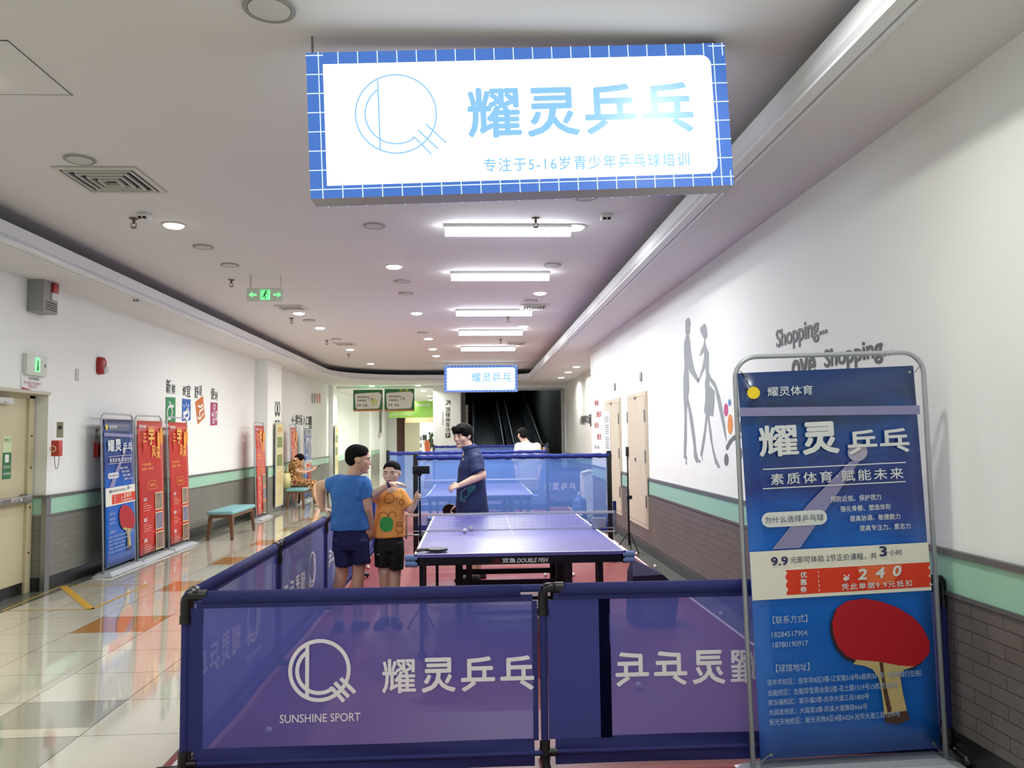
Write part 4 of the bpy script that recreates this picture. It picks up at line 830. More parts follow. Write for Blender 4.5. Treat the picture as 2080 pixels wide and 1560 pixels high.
# ================================================================ mesh barriers
cloth = mesh_cloth('blue_mesh_cloth', (92, 98, 178), .24, .35); cloth_far = mesh_cloth('bright_blue_mesh_cloth', (108, 150, 226), .38, .45)
border = mat('navy_cloth_border', (30, 36, 104), .75, noise=.05, nscale=60); border_f = mat('blue_cloth_border', (26, 46, 130), .7)
pr_w = mat('barrier_white_print', (222, 218, 228), .7)
def barrier(loc, rz, lb, W=1.745, H=.885, mirror=False, group='blue mesh barriers around the court', print_=True, margin=.03, left_post=True, right_post=True, cl=None):
    t = thing('court_barrier', loc, lb, 'barrier', group, rot=(0, 0, rz))
    b = MB(); r = .018
    xs = ([0] if left_post else [])+([W] if right_post else [])
    for x in xs: b.cyl((x, 0, .04), (x, 0, H-.05), r, n=14)
    b.cyl((0, 0, H-.02), (W, 0, H-.02), r, n=14); b.cyl((0, 0, .09), (W, 0, .09), r*.7, n=12); b.build('tube_frame', border, t, local=True)
    for x in xs:
        s = 1 if x == 0 else -1; b = MB(); R = .03
        b.cyl((x, 0, H-.13), (x, 0, H-.05), .024, n=14); b.tube([(x, 0, H-.06)]+[(x+s*(R-R*cos(a)), 0, H-.05+R*sin(a)) for a in [pi/2*i/6 for i in range(7)]]+[(x+s*.075, 0, H-.02)], .023, 14)
        b.cyl((x+s*.06, 0, H-.02), (x+s*.1, 0, H-.02), .025, n=14); b.cyl((x, 0, H-.15), (x, 0, H-.115), .027, n=14); b.build('corner_joint', black_m, t, local=True)
        b = MB(); b.cyl((x, 0, .05), (x, 0, .15), .025, n=14); b.tube([(x, -.16, .025), (x, -.13, .05), (x, 0, .055), (x, .13, .05), (x, .16, .025)], .02, 12); b.cyl((x, 0, .09), (x+s*.06, 0, .09), .02, n=12); b.build('foot', black_m, t, local=True)
    L = margin; y = -.004
    def grid(x0, x1, z0, z1, nm, m, n=16, k=6, yy=0, wav=.004):
        b = MB(); vs = [(x0+(x1-x0)*i/n, yy+wav*sin(9*i/n+j), z0+(z1-z0)*j/k) for j in range(k+1) for i in range(n+1)]
        b.add(vs, [(j*(n+1)+i, j*(n+1)+i+1, (j+1)*(n+1)+i+1, (j+1)*(n+1)+i) for j in range(k) for i in range(n)], 0, True); return b.build(nm, m, t, local=True)
    pnl = grid(.05+L, W-.04, .155, H-.075, 'mesh_panel', cl or cloth)
    b = MB(); b.loft([((.08, 0, H-.03), .03, .024), ((W-.1, 0, H-.03), .03, .024)], Z_, Y_, 14); b.box((.05, -.002, H-.082), (W-.04, .002, H-.05)); b.build('top_sleeve', border, t, local=True)
    grid(.05, W-.04, .03, .158, 'bottom_band', border, wav=.006)
    b = MB(); b.box((.02, -.003, .15), (.055+L, -.0015, H-.08)); b.build('side_band', border if L < .1 else cloth, t, local=True); b = MB(); b.box((W-.045, -.003, .15), (W-.02, -.0015, H-.08)); b.build('side_band', border, t, local=True)
    if L > .1: b = MB(); b.box((L, -.003, .15), (.055+L, .003, H-.08)); b.box((.02, .001, .15), (L, .002, H-.08)); b.build('fold_band', border, t, local=True)
    if print_:
        def Q(x): return (W-x) if mirror else x
        U = V((-1, 0, 0)) if mirror else X_; Wo = 1.745
        off = 0 if not mirror else 0
        b = MB(); logo(b, (Q(.628), -.009, .505), .137, .018, U, Z_); b.build('barrier_logo', pr_w, pnl, local=True)
        def T(s, x, z, w_, h, bold=0): txt(s, (Q(x), -.009, z), U, Z_, w_, h, pr_w, 'lettering', pnl, local=True, bold=bold)
        for i, s in enumerate('耀灵乒乓'): T(s, .924+.187*i, .392, .155, .155, .026 if i else .018)
        T('SUNSHINE SPORT', .445, .268, .375, .038, .006)
    return t
YF = 3.85; x0 = aY(YF, 376, 1300).x; x1 = aY(YF, 1100, 1300).x; x2 = aY(YF, 1917, 1300).x
bl = barrier((x0, YF, 0), 0, 'front blue mesh barrier with readable white logo and characters, nearest panel on the left', W=x1-x0, right_post=False)
br = barrier((x1+.01, YF+.01, 0), 0, 'front blue mesh barrier with mirrored characters, nearest panel behind the large banner', W=x2-x1, mirror=True, margin=.27)
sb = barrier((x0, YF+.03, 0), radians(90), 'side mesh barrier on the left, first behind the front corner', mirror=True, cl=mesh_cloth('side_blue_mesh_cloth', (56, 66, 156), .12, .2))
# its far neighbours along the left side of the court
for i, lb in enumerate(('side mesh barrier on the left that the boy in blue leans on', 'side mesh barrier on the left just behind the two boys', 'side mesh barrier on the left beyond the boys', 'last side mesh barrier on the left, farthest down the court')):
    o = copy_tree(sb); o.location = (x0, YF+.03+1.76*(i+1), 0); o['label'] = lb
# tall barriers across the hall
def tall(Y, xa, xb, H, z0, lb, roll=.03):
    xa_, xb_ = aY(Y, xa, 930).x, aY(Y, xb, 930).x; t = thing('tall_barrier', (xa_, Y, 0), lb, 'barrier'); W = xb_-xa_
    b = MB()
    for x in (0, W): b.rbox((x-.03, -.02, 0.0065), (x+.03, .02, H+.03), .008); b.cyl((x, -.3, .028), (x, .3, .028), .02)
    b.build('post', black_m, t, local=True)
    b = MB(); n = 40
    b.loft([((W*i/n, 0, H-.03+.004*sin(i*1.9)-.02*sin(pi*i/n)*0), roll+.005*sin(i*2.7), roll*.8) for i in range(n+1)], Z_, Y_, 12); b.build('rolled_top', border_f, t, local=True)
    b = MB(); vs = [(W*i/20, .01*sin(i*.9+j), z0+(H-.05-z0)*j/6) for j in range(7) for i in range(21)]
    b.add(vs, [(j*21+i, j*21+i+1, (j+1)*21+i+1, (j+1)*21+i) for j in range(6) for i in range(20)], 0, True); b.build('mesh_panel', cloth_far, t, local=True)
    b = MB(); b.box((0, -.006, z0-.06), (W, .006, z0+.05)); b.build('bottom_band', border_f, t, local=True); return t
tall(10.2, 844, 1237, 1.36, .42, 'tall blue mesh barrier right behind the near table')
tall(14.6, 788, 1112, 1.33, .3, 'second tall blue mesh barrier behind the far table')
tall(21.0, 881, 1112, 1.36, .3, 'farthest blue mesh barrier before the moving walk')
o = barrier((.62, 17.4, 0), 0, 'small blue mesh barrier with white characters seen through the tall one', W=1.745, left_post=True)

# ================================================================ tables
tt_blue = mat('table_blue_top', (106, 103, 182), .34, noise=.02, nscale=3, spec=.6); bump_b = mat('blue_corner_pad', (112, 142, 196), .5)
def table_parts(t, x0, x1, y0, y1, H=.76, detail=True):
    b = MB(); ym = (y0+y1)/2
    for a, c in ((y0, ym-.002), (ym+.002, y1)):
        b = MB(); b.box((x0+.0, a, H-.022), (x1, c, H)); top = b.build('tabletop', tt_blue, t)
        b = MB(); e = .0006
        for (xa, ya, xb, yb) in ((x0, a, x0+.02, c), (x1-.02, a, x1, c), ((x0+x1)/2-.0025, a, (x0+x1)/2+.0025, c)): b.box((xa, ya, H), (xb, yb, H+e))
        yy = a if a == y0 else c-.02; b.box((x0, yy, H), (x1, yy+.02, H+e)); b.build('white_lines', wht, top)
        b = MB(); s = 1 if a == y0 else -1; ye = a if a == y0 else c
        b.box((x0+.015, min(ye, ye+s*.03), H-.08), (x1-.015, max(ye, ye+s*.03), H-.022))
        b.box((x0+.01, a, H-.07), (x0+.035, c, H-.022)); b.box((x1-.035, a, H-.07), (x1-.01, c, H-.022)); ap = b.build('apron', black_m, t)
        if a == y0 and detail:
            f = V(((x0+x1)/2, ye-.0015, 0)); Wt = x1-x0
            txt('双鱼', (x0+Wt*.413, ye-.0012, H-.069), X_, Z_, Wt*.062, .034, wht, parent=ap, bold=.03); txt('DOUBLE FISH', (x0+Wt*.482, ye-.0012, H-.069), X_, Z_+X_*.2, Wt*.142, .03, wht, parent=ap, bold=.03)
            b = MB(); b.poly([(x0+Wt*.39+.025*cos(k*pi/6), ye-.001, H-.05+.014*sin(k*pi/6)) for k in range(12)]); txt('DOUBLE FISH', (x0+Wt*.355, ye-.0012, H-.072), X_, Z_, Wt*.052, .009, mat('dim_red_print', (150, 52, 56), .6), parent=ap); b.build('apron_emblem', mat('emblem_red', (92, 22, 34), .6), ap)
        for x, s2 in ((x0, -1), (x1, 1)):
            for z in (H-.027, H-.067):
                b = MB(); b.cyl((x-s2*.025, ye+s*.02, z), (x+s2*.055, ye+s*.02, z), .024, n=16); b.ell((x+s2*.055, ye+s*.02, z), (.012, .024, .024)); b.build('corner_pad', bump_b, t)
        yl = ye+s*.14
        for x in (x0+.03, x1-.22 if 0 else x1-.19):
            b = MB(); b.box((x, yl-.018, .03), (x+.03, yl+.018, H-.06)); b.rbox((x-.02, yl-.04, .0065), (x+.05, yl+.04, .035), .01); b.build('leg', black_m, t)
        yk = ym-s*.28
        for x in (x0+.27, x1-.40):
            b = MB(); b.box((x, yk-.02, .06), (x+.055, yk+.02, H-.05)); b.cyl((x+.01, yk-.03, .035), (x+.045, yk-.03, .035), .035, n=18); b.build('leg', black_m, t)
        b = MB(); b.box((x0+.3, yk-.015, .33), (x1-.36, yk+.015, .375)); b.box((x0+.3, yk-.015, .09), (x1-.36, yk+.015, .12)); b.build('cross_bar', black_m, t)
        for x in (x0+.36, x1-.30): b = MB(); b.box((x, yk+s*.1-.015, .05), (x+.05, yk+s*.1+.015, H-.05)); b.build('inner_strut', mat('grey_strut', (84, 82, 84), .45), t)
        for x in (x0-.03, x1-.0):
            b = MB(); b.box((x, ym-s*.12-.012, .08), (x+.03, ym-s*.12+.012, H-.08)); b.box((x-.02 if x > x0+.5 else x, ym-s*.12-.01, H-.1), (x+.2 if x < x0+.5 else x+.03, ym-s*.12+.01, H-.08)); o = b.build('caster_leg', black_m, t)
            b = MB(); b.cyl((x-.012, ym-s*.12, .045), (x+.034, ym-s*.12, .045), .045, n=18); b.build('caster', mat('caster_grey', (70, 70, 78), .4), o)
TXA, TXB, TYA = -.43, 1.10, 5.72
t = thing('table_tennis_table', ((TXA+TXB)/2, TYA+1.37, 0), 'near blue table tennis table with white lines and lettered black apron', 'table'); table_parts(t, TXA, TXB, TYA, TYA+2.74)
def net(x0, x1, Y, H, lb, rough_=False):
    t = thing('table_tennis_net', ((x0+x1)/2, Y, H), lb, 'net', 'table tennis nets'); e = .17
    b = MB(); n = 150 if not rough_ else 60; m_ = 12 if not rough_ else 6; w_ = .0009 if not rough_ else .002
    for i in range(n+1):
        x = x0-e+(x1-x0+2*e)*i/n; b.box((x-w_, Y-w_, H+.008), (x+w_, Y+w_, H+.145))
    for i in range(m_+1): z = H+.012+.133*i/m_; b.box((x0-e, Y-w_, z-w_), (x1+e, Y+w_, z+w_))
    b.build('net_mesh', mat('net_navy', (40, 46, 104), .7), t)
    b = MB(); b.box((x0-e, Y-.004, H+.135), (x1+e, Y+.004, H+.157)); b.build('net_tape', wht, t)
    b = MB(); b.box((x0-e, Y-.002, H+.002), (x1+e, Y+.002, H+.009)); b.build('net_cord', wht, t)
    for s, xe in ((-1, x0), (1, x1)):
        b = MB(); b.box((xe+s*e-.009, Y-.012, H-.06), (xe+s*e+.009, Y+.012, H+.155)); b.rbox((min(xe-s*.04, xe+s*(e+.01)), Y-.02, H-.035), (max(xe-s*.04, xe+s*(e+.01)), Y+.02, H-.023), .003); b.rbox((xe-.03, Y-.03, H-.05), (xe+.03, Y+.03, H+.006), .005); b.build('net_post', mat('net_post_silver', (164, 168, 180), .35, metal=.5), t)
    return t
nt_ = net(TXA, TXB, TYA+1.37, .76, 'net with white tape across the near table')
b = MB(); b.rbox((TXB-.05, TYA+1.33, .765), (TXB+.08, TYA+1.35, .86), .004); b.build('net_gauge', mat('net_gauge_white', (176, 182, 206), .5), nt_)
b = MB(); b.cyl((TXB+.17, TYA+1.40, .9), (TXB+.17, TYA+1.40, 1.0), .017); b.build('post_sleeve', border, nt_)
p = aZ(.76, 870, 1002); q_ = aZ(.76, 1088, 1002); X0, X1 = p.x, p.x+1.53
t = thing('table_tennis_table', ((X0+X1)/2, 12.7, 0), 'far table tennis table seen through the tall mesh barrier', 'table'); table_parts(t, X0, X1, 11.3, 14.04, detail=False); net(X0, X1, 12.67, .76, 'net of the far table seen through the mesh', True)

# balls
ball_m = mat('ball_white', (236, 234, 228), .35); b = MB(); b.ell((0, 0, 0), .02, nu=24, nv=16); ball = b.build('table_tennis_ball', ball_m); fb_ = [False]
for z, x, y, lb in ((.78, 944, 1078, 'white ball on the table before the net, nearer of two'), (.78, 957, 1073.5, 'white ball on the table before the net, closer to the net'), (.026, 748, 1152, 'ball on the mat between the two boys'), (.026, 825, 1135, 'ball on the mat right of the boy in orange'), (.026, 1108, 1167, 'ball on the mat under the near table'), (.026, 1165, 1167, 'ball on the mat under the table, right of the table centre leg'), (.026, 1293, 1124, 'ball at the mat edge beside the near table corner pad'), (.026, 1331, 1150, 'ball on the floor right of the court line'), (.026, 545, 1484, 'ball seen through the front left barrier mesh'), (.026, 1297, 1392, 'ball seen through the front right barrier under the mirrored characters'), (.026, 1465, 1247, 'ball seen through the front right barrier near the court line'), (.026, 1297, 1213, 'small ball seen high through the front right barrier'), (.026, 1172, 1020, 'ball near the water bottle behind the tall mesh'), (.026, 1172, 1033, 'ball below the water bottle behind the tall mesh')):
    z_ = z; place(ball, aZ(z_, x, y), lb, fb_, 'table tennis balls'); 
tag(ball, None, 'ball')
for o in COL.objects:
    if o.name.startswith('table_tennis_ball'): o['category'] = 'ball'
# bat on table
p = aZ(.765, 880, 1120); t = thing('table_tennis_bat', p, 'black table tennis bat lying on the near left corner of the table', 'bat', rot=(0, 0, radians(20)))
b = MB(); pts = [(.03+.078*cos(a), .074*sin(a), .006) for a in [2*pi*i/28 for i in range(28)]]; b.prism(pts, (0, 0, .014)); b.build('bat_blade', mat('bat_black', (24, 26, 34), .35), t, local=True)
b = MB(); b.loft([((-.04, 0, .016), .013, .018), ((-.08, -.01, .02), .012, .02), ((-.13, -.02, .016), .013, .022)], Z_, Y_, 14); b.build('bat_handle', mat('bat_handle_wood', (92, 84, 84), .5, noise=.3, nscale=60), t, local=True)
# ball bin
p = V((1.47, 6.75, 0)); t = thing('ball_collector', p, 'dark blue mesh ball collector on the mat beside the near table', 'ball collector')
b = MB(); b.add([(-.16, -.14, 0), (.2, -.14, 0), (.2, .14, 0), (-.16, .14, 0), (-.15, -.16, .42), (.1, -.16, .43), (.1, .14, .43), (-.14, .14, .42), (.24, -.16, .30), (.24, .14, .30), (-.13, -.02, .54)], [(0, 1, 8, 5, 4), (1, 2, 9, 8), (3, 2, 9, 6, 7), (0, 3, 7, 4), (5, 8, 9, 6), (4, 5, 10), (5, 6, 10), (6, 7, 10), (7, 4, 10)]); b.build('collector_cloth', mat('collector_navy', (48, 44, 84), .7), t, local=True)
b = MB(); b.box((-.08, -.167, .05), (.1, -.163, .36)); b.build('collector_window', mat('collector_brown', (112, 86, 96), .7), t, local=True)
# light stand by the right wall
base = V((2.10, 10.7, 0)); t = thing('light_stand', base, 'slim black tripod stand in front of the nearer service door', 'tripod stand')
b = MB(); b.cyl((0, 0, .1), (0, 0, .75), .014); b.cyl((0, 0, .75), (0, 0, 1.1), .011); b.cyl((0, 0, 1.1), (0, 0, 1.4), .009); b.build('pole', black_m, t, local=True)
b = MB(); b.rbox((-.02, -.02, 1.3), (.02, .02, 1.43), .005); b.build('top_mount', black_m, t, local=True)
b = MB(); b.rbox((-.02, -.02, .72), (.05, .02, .77), .005); b.build('clamp_knob', black_m, t, local=True)
for k in range(3):
    a = radians(-50+120*k); b = MB(); l = .2 if k == 0 else .3; b.cyl((.01*cos(a), .01*sin(a), .28), (l*cos(a)*.75, l*sin(a), .012), .009); b.build('leg', black_m, t, local=True)
# water bottle and cabinet seen through the mesh
p = V((2.02, 15.1, 0.006)); t = thing('water_bottle', p, 'large blue water bottle on the mat behind the tall mesh barrier', 'bottle')
b = MB(); prf = [(0, .0), (.125, .0), (.135, .02), (.135, .12), (.128, .13), (.135, .14), (.135, .26), (.128, .27), (.135, .28), (.13, .34), (.09, .39), (.04, .41), (.03, .46)]
b.loft([((0, 0, z), r or .001, r or .001) for r, z in prf], X_, Y_, 24); b.build('bottle_body', mat('bottle_blue', (72, 108, 176), .15), t, local=True); b = MB(); b.cyl((0, 0, .46), (0, 0, .5), .033); b.build('bottle_cap', whitepl, t, local=True)
p = V((2.40, 16.3, 0)); t = thing('side_cabinet', p, 'pale cabinet against the right wall behind the tall mesh barrier', 'cabinet')
b = MB(); b.rbox((-.16, -.3, .0), (.16, .3, .82), .01); cb_ = b.build('cabinet_body', mat('cabinet_grey', (190, 190, 200), .5), t, local=True); b = MB(); b.box((-.165, -.28, .06), (-.16, -.01, .78)); b.box((-.165, .01, .06), (-.16, .28, .78)); b.build('cabinet_door', whitepl, t, local=True)
b = MB(); b.loft([((-.22, -.3, .835), .02, .05), ((-.05, -.2, .86), .035, .12), ((.1, -.1, .85), .03, .1), ((.14, 0, .84), .01, .03)], Z_, Y_, 14); o = b.build('white_towel', wht); o.location = p; tag(o, 'crumpled white towel on top of the pale cabinet', 'towel')

# ---------------------------------------------------------------- benches
teal = mat('teal_cushion', (118, 170, 176), .55, noise=.04); wood_b = mat('brown_wood', (104, 72, 50), .5, noise=.2, nscale=12)
def bench(x, y, L, lb, D=.42):
    t = thing('bench', (x, y, 0), lb, 'bench', 'teal cushioned benches by the left wall')
    b = MB(); b.rbox((-D/2, -L/2, .40), (D/2, L/2, .46), .025); b.build('seat_cushion', teal, t, local=True)
    b = MB(); b.box((-D/2+.03, -L/2+.03, .35), (D/2-.03, L/2-.03, .40)); b.build('seat_rail', wood_b, t, local=True)
    for sx in (-1, 1):
        for sy in (-1, 1):
            b = MB(); x0_, y0_ = sx*(D/2-.05), sy*(L/2-.06); b.add([(x0_+dx*k+sx*.03*(k == .7), y0_+dy*k+sy*.03*(k == .7), z) for z, k in ((0, .7), (.36, 1)) for dx, dy in ((-.03, -.03), (.03, -.03), (.03, .03), (-.03, .03))], [(0, 1, 2, 3), (4, 5, 6, 7), (0, 1, 5, 4), (1, 2, 6, 5), (2, 3, 7, 6), (3, 0, 4, 7)]); b.build('leg', wood_b, t, local=True)
    return t
bench(-4.02, 13.45, 1.3, 'teal cushioned wooden bench between the three banners and the lone red one')
bench(-4.02, 18.75, 1.3, 'teal cushioned bench the woman in the patterned dress sits on')
bench(-3.98, 22.3, 1.3, 'farthest teal cushioned bench along the left wall')

# ================================================================ far end: posters, shop, moving walk
def hang_poster(Y, x0, x1, y0, y1, m, lb, group=None):
    a = aY(Y, x0, y0); c = aY(Y, x1, y1); t = thing('hanging_poster', ((a.x+c.x)/2, Y, c.z), lb, 'hanging poster', group); b = MB(); b.box((a.x, Y, c.z), (c.x, Y+.03, a.z)); s = b.build('poster_board', m, t)
    b = MB()
    for x in (a.x+.15, c.x-.15): b.cyl((x, Y+.015, a.z-.02), (x, Y+.015, ZS-.0 if Y < YB else 3.2), .004, n=6)
    b.build('hanging_wire', steel, t); return t, s, a, c
gp = mat('poster_deep_green', (40, 112, 66), .4, noise=.1, nscale=3); lg = mat('poster_light_green', (150, 200, 90), .4, noise=.1, nscale=3); og = mat('poster_orange_band', (214, 128, 84), .5)
PYY = 25.4
for k, (x0_, x1_) in enumerate(((717.5, 777), (781, 842))):
    t, s, a, c = hang_poster(PYY, x0_, x1_, 792 if k == 0 else 790, 835, gp, ['left green price poster hanging at the far passage, glowing under a lamp', 'right green price poster hanging at the far passage'][k], 'green price posters')
    w_ = c.x-a.x; h = a.z-c.z
    def Pp(u, v): return (a.x+u*w_, PYY-.003, c.z+v*h)
    b = MB(); b.poly([Pp(*p) for p in ((.05, .75), (.1, .82), (.88, .88), (.97, .75), (.9, .2), (.85, .12), (.12, .1), (.08, .2))]); b.build('poster_card', mat('poster_card_white', (236, 236, 226), .5), s)
    b = MB(); b.box(Pp(.0, .0), (a.x+w_*.98, PYY-.002, c.z+.07*h)); b.build('poster_strip', og, s)
    def T(st, u, v, ww, m, bold=.02): txt(st, V(Pp(u, v))-V((0, .003, 0)), X_, Z_, ww*w_, m=m, parent=s, bold=bold)
    if k: T('均一价', .5, .87, .3, mat('poster_yellow', (214, 220, 90), .5), .03)
    else: T('价', .62, .3, .2, MC['poster_yellow'] if 'poster_yellow' in MC else mat('poster_yellow', (214, 220, 90), .5), .05)
    T('3.9  5.8', .12, .22, .35, ink); T('1.9', .55, .5, .12, ink); T('特价商品任选', .14, .62, .4, mat('poster_brown_ink', (120, 88, 70), .6)); T('全场低价', .14, .45, .3, MC['poster_brown_ink'])
t, s, a, c = hang_poster(33, 790, 882, 815, 848, lg, 'light green poster hanging further inside the passage')
txt('优惠多多 天天低价', (a.x+.1, 32.99, c.z+.1), X_, Z_, .9, m=wht, parent=s); txt('新鲜好物', (a.x+1.1, 32.99, c.z+.45), X_, Z_, .6, m=wht, parent=s)
t, s, a, c = hang_poster(38, 824, 884, 846, 858, mat('poster_pale_orange', (230, 190, 150), .5), 'pale orange poster strip lowest in the passage')
# shop behind
def fbox(name, Y, x0, x1, y0, y1, d, m, lb, cat, zf=None):
    a = aY(Y, x0, y0); c = aY(Y, x1, y1); b = MB(); z0 = zf if zf is not None else c.z; b.rbox((a.x, Y, z0), (c.x, Y+d, a.z), .01); return tag(b.build(name, m), lb, cat)
k_ = thing('price_scale', aY(47, 864, 915), 'self service screen on a grey column in the bright shop', 'screen kiosk'); k_.location.z = 0
a = aY(47, 858, 883); c = aY(47, 867, 894); b = MB(); b.rbox((a.x, 47, c.z), (c.x, 47.08, a.z), .01); b.build('screen', mat('dark_green_screen', (30, 56, 40), .3), k_)
b = MB(); b.rbox((a.x+.02, 47.1, 0), (c.x+.1, 47.4, c.z), .01); b.build('column', mat('kiosk_grey', (190, 192, 186), .5), k_)
t = thing('shop_shelf', (aY(48, 853, 900).x, 48, 0), 'dark goods rack at the left edge of the bright shop', 'shelf'); a = aY(48, 850, 893); c = aY(48, 856.5, 905)
for i in range(4): b = MB(); b.rbox((a.x, 48, .1+.42*i), (c.x, 48.4, .38+.42*i), .02); b.build('shelf_goods', mat('shelf_dark_goods', (74, 80, 78), .6, noise=.5, nscale=9), t)
t = thing('shopping_bag', (aY(45, 869, 900).x, 45, 0), 'orange bag or coat standing in the bright shop', 'bag')
c = V((aY(45, 869, 900).x, 45, 0)); b = MB(); b.loft([(c+V((0, 0, .2)), .1, .1), (c+V((0, 0, .7)), .14, .1), (c+V((-.04, 0, 1.2)), .16, .1), (c+V((-.06, 0, 1.42)), .07, .06)], X_, Y_, 16); b.build('bag_body', mat('orange_cloth', (206, 104, 62), .6), t)
t = thing('potted_plant', (aY(46, 876, 900).x, 46, 0), 'dark green leafy plant beside the orange shape in the shop', 'plant'); c = V((aY(46, 876, 900).x, 46, 0)); b = MB()
for i in range(26): a_ = random.random()*6.28; z = .9+random.random()*.9; r = .13*random.random()+.04; b.ell(c+V((r*cos(a_), r*sin(a_), z)), (.07, .03, .09), nu=8, nv=6)
b.build('foliage', mat('plant_dark_green', (48, 74, 50), .6), t); b = MB(); b.cyl(c, c+V((0, 0, 1.0)), .1, .08); b.build('pot', whitepl, t)
area('shop_light', (-2.2, 47.5, 3.1), 3, 3, 260, (1, 1, .97))
area('shaft_fill_light', (1.2, 32, 4.7), 1.5, 6, 130, (.85, .95, 1))  # added fill lamp that keeps the shaft from going black
p = aX(-4.7, 771, 860); t = thing('wall_pipe', (-4.66, p.y, 1.8), 'grey pipe with a flat box running down the passage wall under the green posters', 'pipe'); b = MB(); b.cyl((-4.64, p.y, aX(-4.7, 771, 880).z), (-4.64, p.y, 3.2), .06); b.build('pipe', greyp, t); b = MB(); q_ = aX(-4.7, 771, 884).z; b.rbox((-4.7, p.y-.35, q_-.1), (-4.56, p.y+.35, q_+.12), .02); b.build('pipe_box', whitepl, t)
# moving walk
rub = mat('handrail_black', (18, 19, 22), .3); clad = mat('walk_cladding_dark', (52, 58, 60), .25, metal=.4); slope = (4.05-1.1)/12.5
for k, (xa, xb) in enumerate(((.0, 1.08), (1.45, 2.43))):
    t = thing('moving_walk', ((xa+xb)/2, 27, 0), ['dark inclined moving walk going up, left one', 'dark inclined moving walk going up, right one beside the wall'][k], 'moving walk', 'inclined moving walks')
    def zz(y): return max(0, (y-27)*slope)
    b = MB(); ys = [26.3, 27, 30, 34, 40, 46]
    b.add([(x, y, zz(y)+.02) for y in ys for x in (xa, xb)], [(2*i, 2*i+1, 2*i+3, 2*i+2) for i in range(5)]); b.build('tread_belt', mat('belt_black', (24, 25, 27), .5, noise=.2), t)
    for x in (xa, xb):
        b = MB(); b.add([(x+dx, y, zz(y)+z) for y in ys for dx, z in ((-.12, 0), (-.12, .3), (.12, .3), (.12, 0))], [(4*i+j, 4*i+(j+1) % 4, 4*i+4+(j+1) % 4, 4*i+4+j) for i in range(5) for j in range(4)]+[(0, 1, 2, 3)]); b.build('skirt_panel', clad, t)
        b = MB(); b.add([(x+dx, y, zz(y)+z) for y in ys for dx, z in ((-.02, .3), (-.02, 1.02), (.02, 1.02), (.02, .3))], [(4*i+j, 4*i+(j+1) % 4, 4*i+4+(j+1) % 4, 4*i+4+j) for i in range(5) for j in range(4)]+[(0, 1, 2, 3)]); b.build('balustrade', mat('balustrade_dark', (50, 62, 62), .12, metal=.2), t)
        b = MB(); b.tube([(x, 26.6, .35), (x, 26.2, .5), (x, 26.15, .85), (x, 26.35, 1.06)]+[(x, y, zz(y)+1.07) for y in ys[1:]], .045, 10); b.build('handrail', rub, t)
p = aY(26.5, 944, 840); t = thing('stacked_panels', (p.x, 26.6, 1.5), 'pale stacked slanting panels at the left edge of the dark shaft', 'wall panels')
for i in range(5):
    a = aY(26.6, 939, 822+9*i); c = aY(26.6, 951, 830+9*i); b = MB(); b.add([(a.x, 26.6, c.z-.03), (c.x, 26.7, c.z), (c.x, 26.7, a.z), (a.x, 26.6, a.z-.03), (a.x, 26.66, c.z-.03), (c.x, 26.76, c.z), (c.x, 26.76, a.z), (a.x, 26.66, a.z-.03)], [(0, 1, 2, 3), (4, 5, 6, 7), (0, 1, 5, 4), (2, 3, 7, 6), (1, 2, 6, 5), (0, 3, 7, 4)]); b.build('panel', mat('pale_panel', (176, 174, 160), .5), t)
b = MB(); a = aY(26.5, 939, 790); b.box((a.x-.02, 26.45, 0), (a.x+.1, 26.5, 3.1)); o = b.build('panel_frame', mat('dull_green_frame', (92, 96, 84), .5), t)
# ================================================================ people
def skin(n, rgb): return mat(n, rgb, .5, noise=.05, nscale=9, spec=.35)
skin1 = skin('skin_warm', (228, 184, 156)); skin2 = skin('skin_light', (236, 200, 178)); skin3 = skin('skin_teen', (234, 196, 172)); skin4 = skin('skin_woman', (216, 172, 142))
hair_m = mat('black_hair', (20, 17, 17), .8, spec=.15, noise=.5, nscale=90, bump=.15, bscale=90)
lip = mat('lips', (176, 104, 96), .5); eye_w = mat('eye_white', (226, 222, 216), .3); eye_b = mat('eye_dark', (26, 18, 16), .25)
def unit(v): return V(v).normalized()
def head_axes(yaw, pitch=0, roll=0):
    """yaw 0 looks away from the viewer (+y); positive turns to the left of the picture"""
    M = Matrix.Rotation(yaw, 3, 'Z') @ Matrix.Rotation(pitch, 3, 'X') @ Matrix.Rotation(roll, 3, 'Y'); return M
def add_head(b, c, H, M, wide=1.0):
    """c = middle of the head, H = chin to crown"""
    c = V(c); E_ = lambda p, r, m=None: b.ell(c+M @ (V(p)*H), tuple(k*H for k in r), M=(M @ m) if m else M, nu=24, nv=18)
    E_((0, -.05, .12), (.345*wide, .415, .375)); E_((0, .06, -.08), (.30*wide, .33, .34)); E_((0, .16, -.29), (.17*wide, .19, .18)); E_((0, .02, -.2), (.26*wide, .26, .2))
    for s in (-1, 1):
        E_((s*.17*wide, .22, -.08), (.13, .12, .13)); E_((s*.345*wide, -.03, -.03), (.035, .075, .11)); E_((s*.36*wide, -.06, .0), (.02, .06, .08))
    b.cone(c+M @ (V((0, .37, .04))*H), c+M @ (V((0, .405, -.10))*H), .03*H, .048*H, 12); E_((0, .39, -.105), (.075, .05, .04)); E_((0, .345, -.225), (.105, .06, .03)); E_((0, .34, -.262), (.09, .055, .028)); E_((0, .32, -.40), (.085, .06, .055))
    E_((0, .31, .1), (.25, .08, .04))
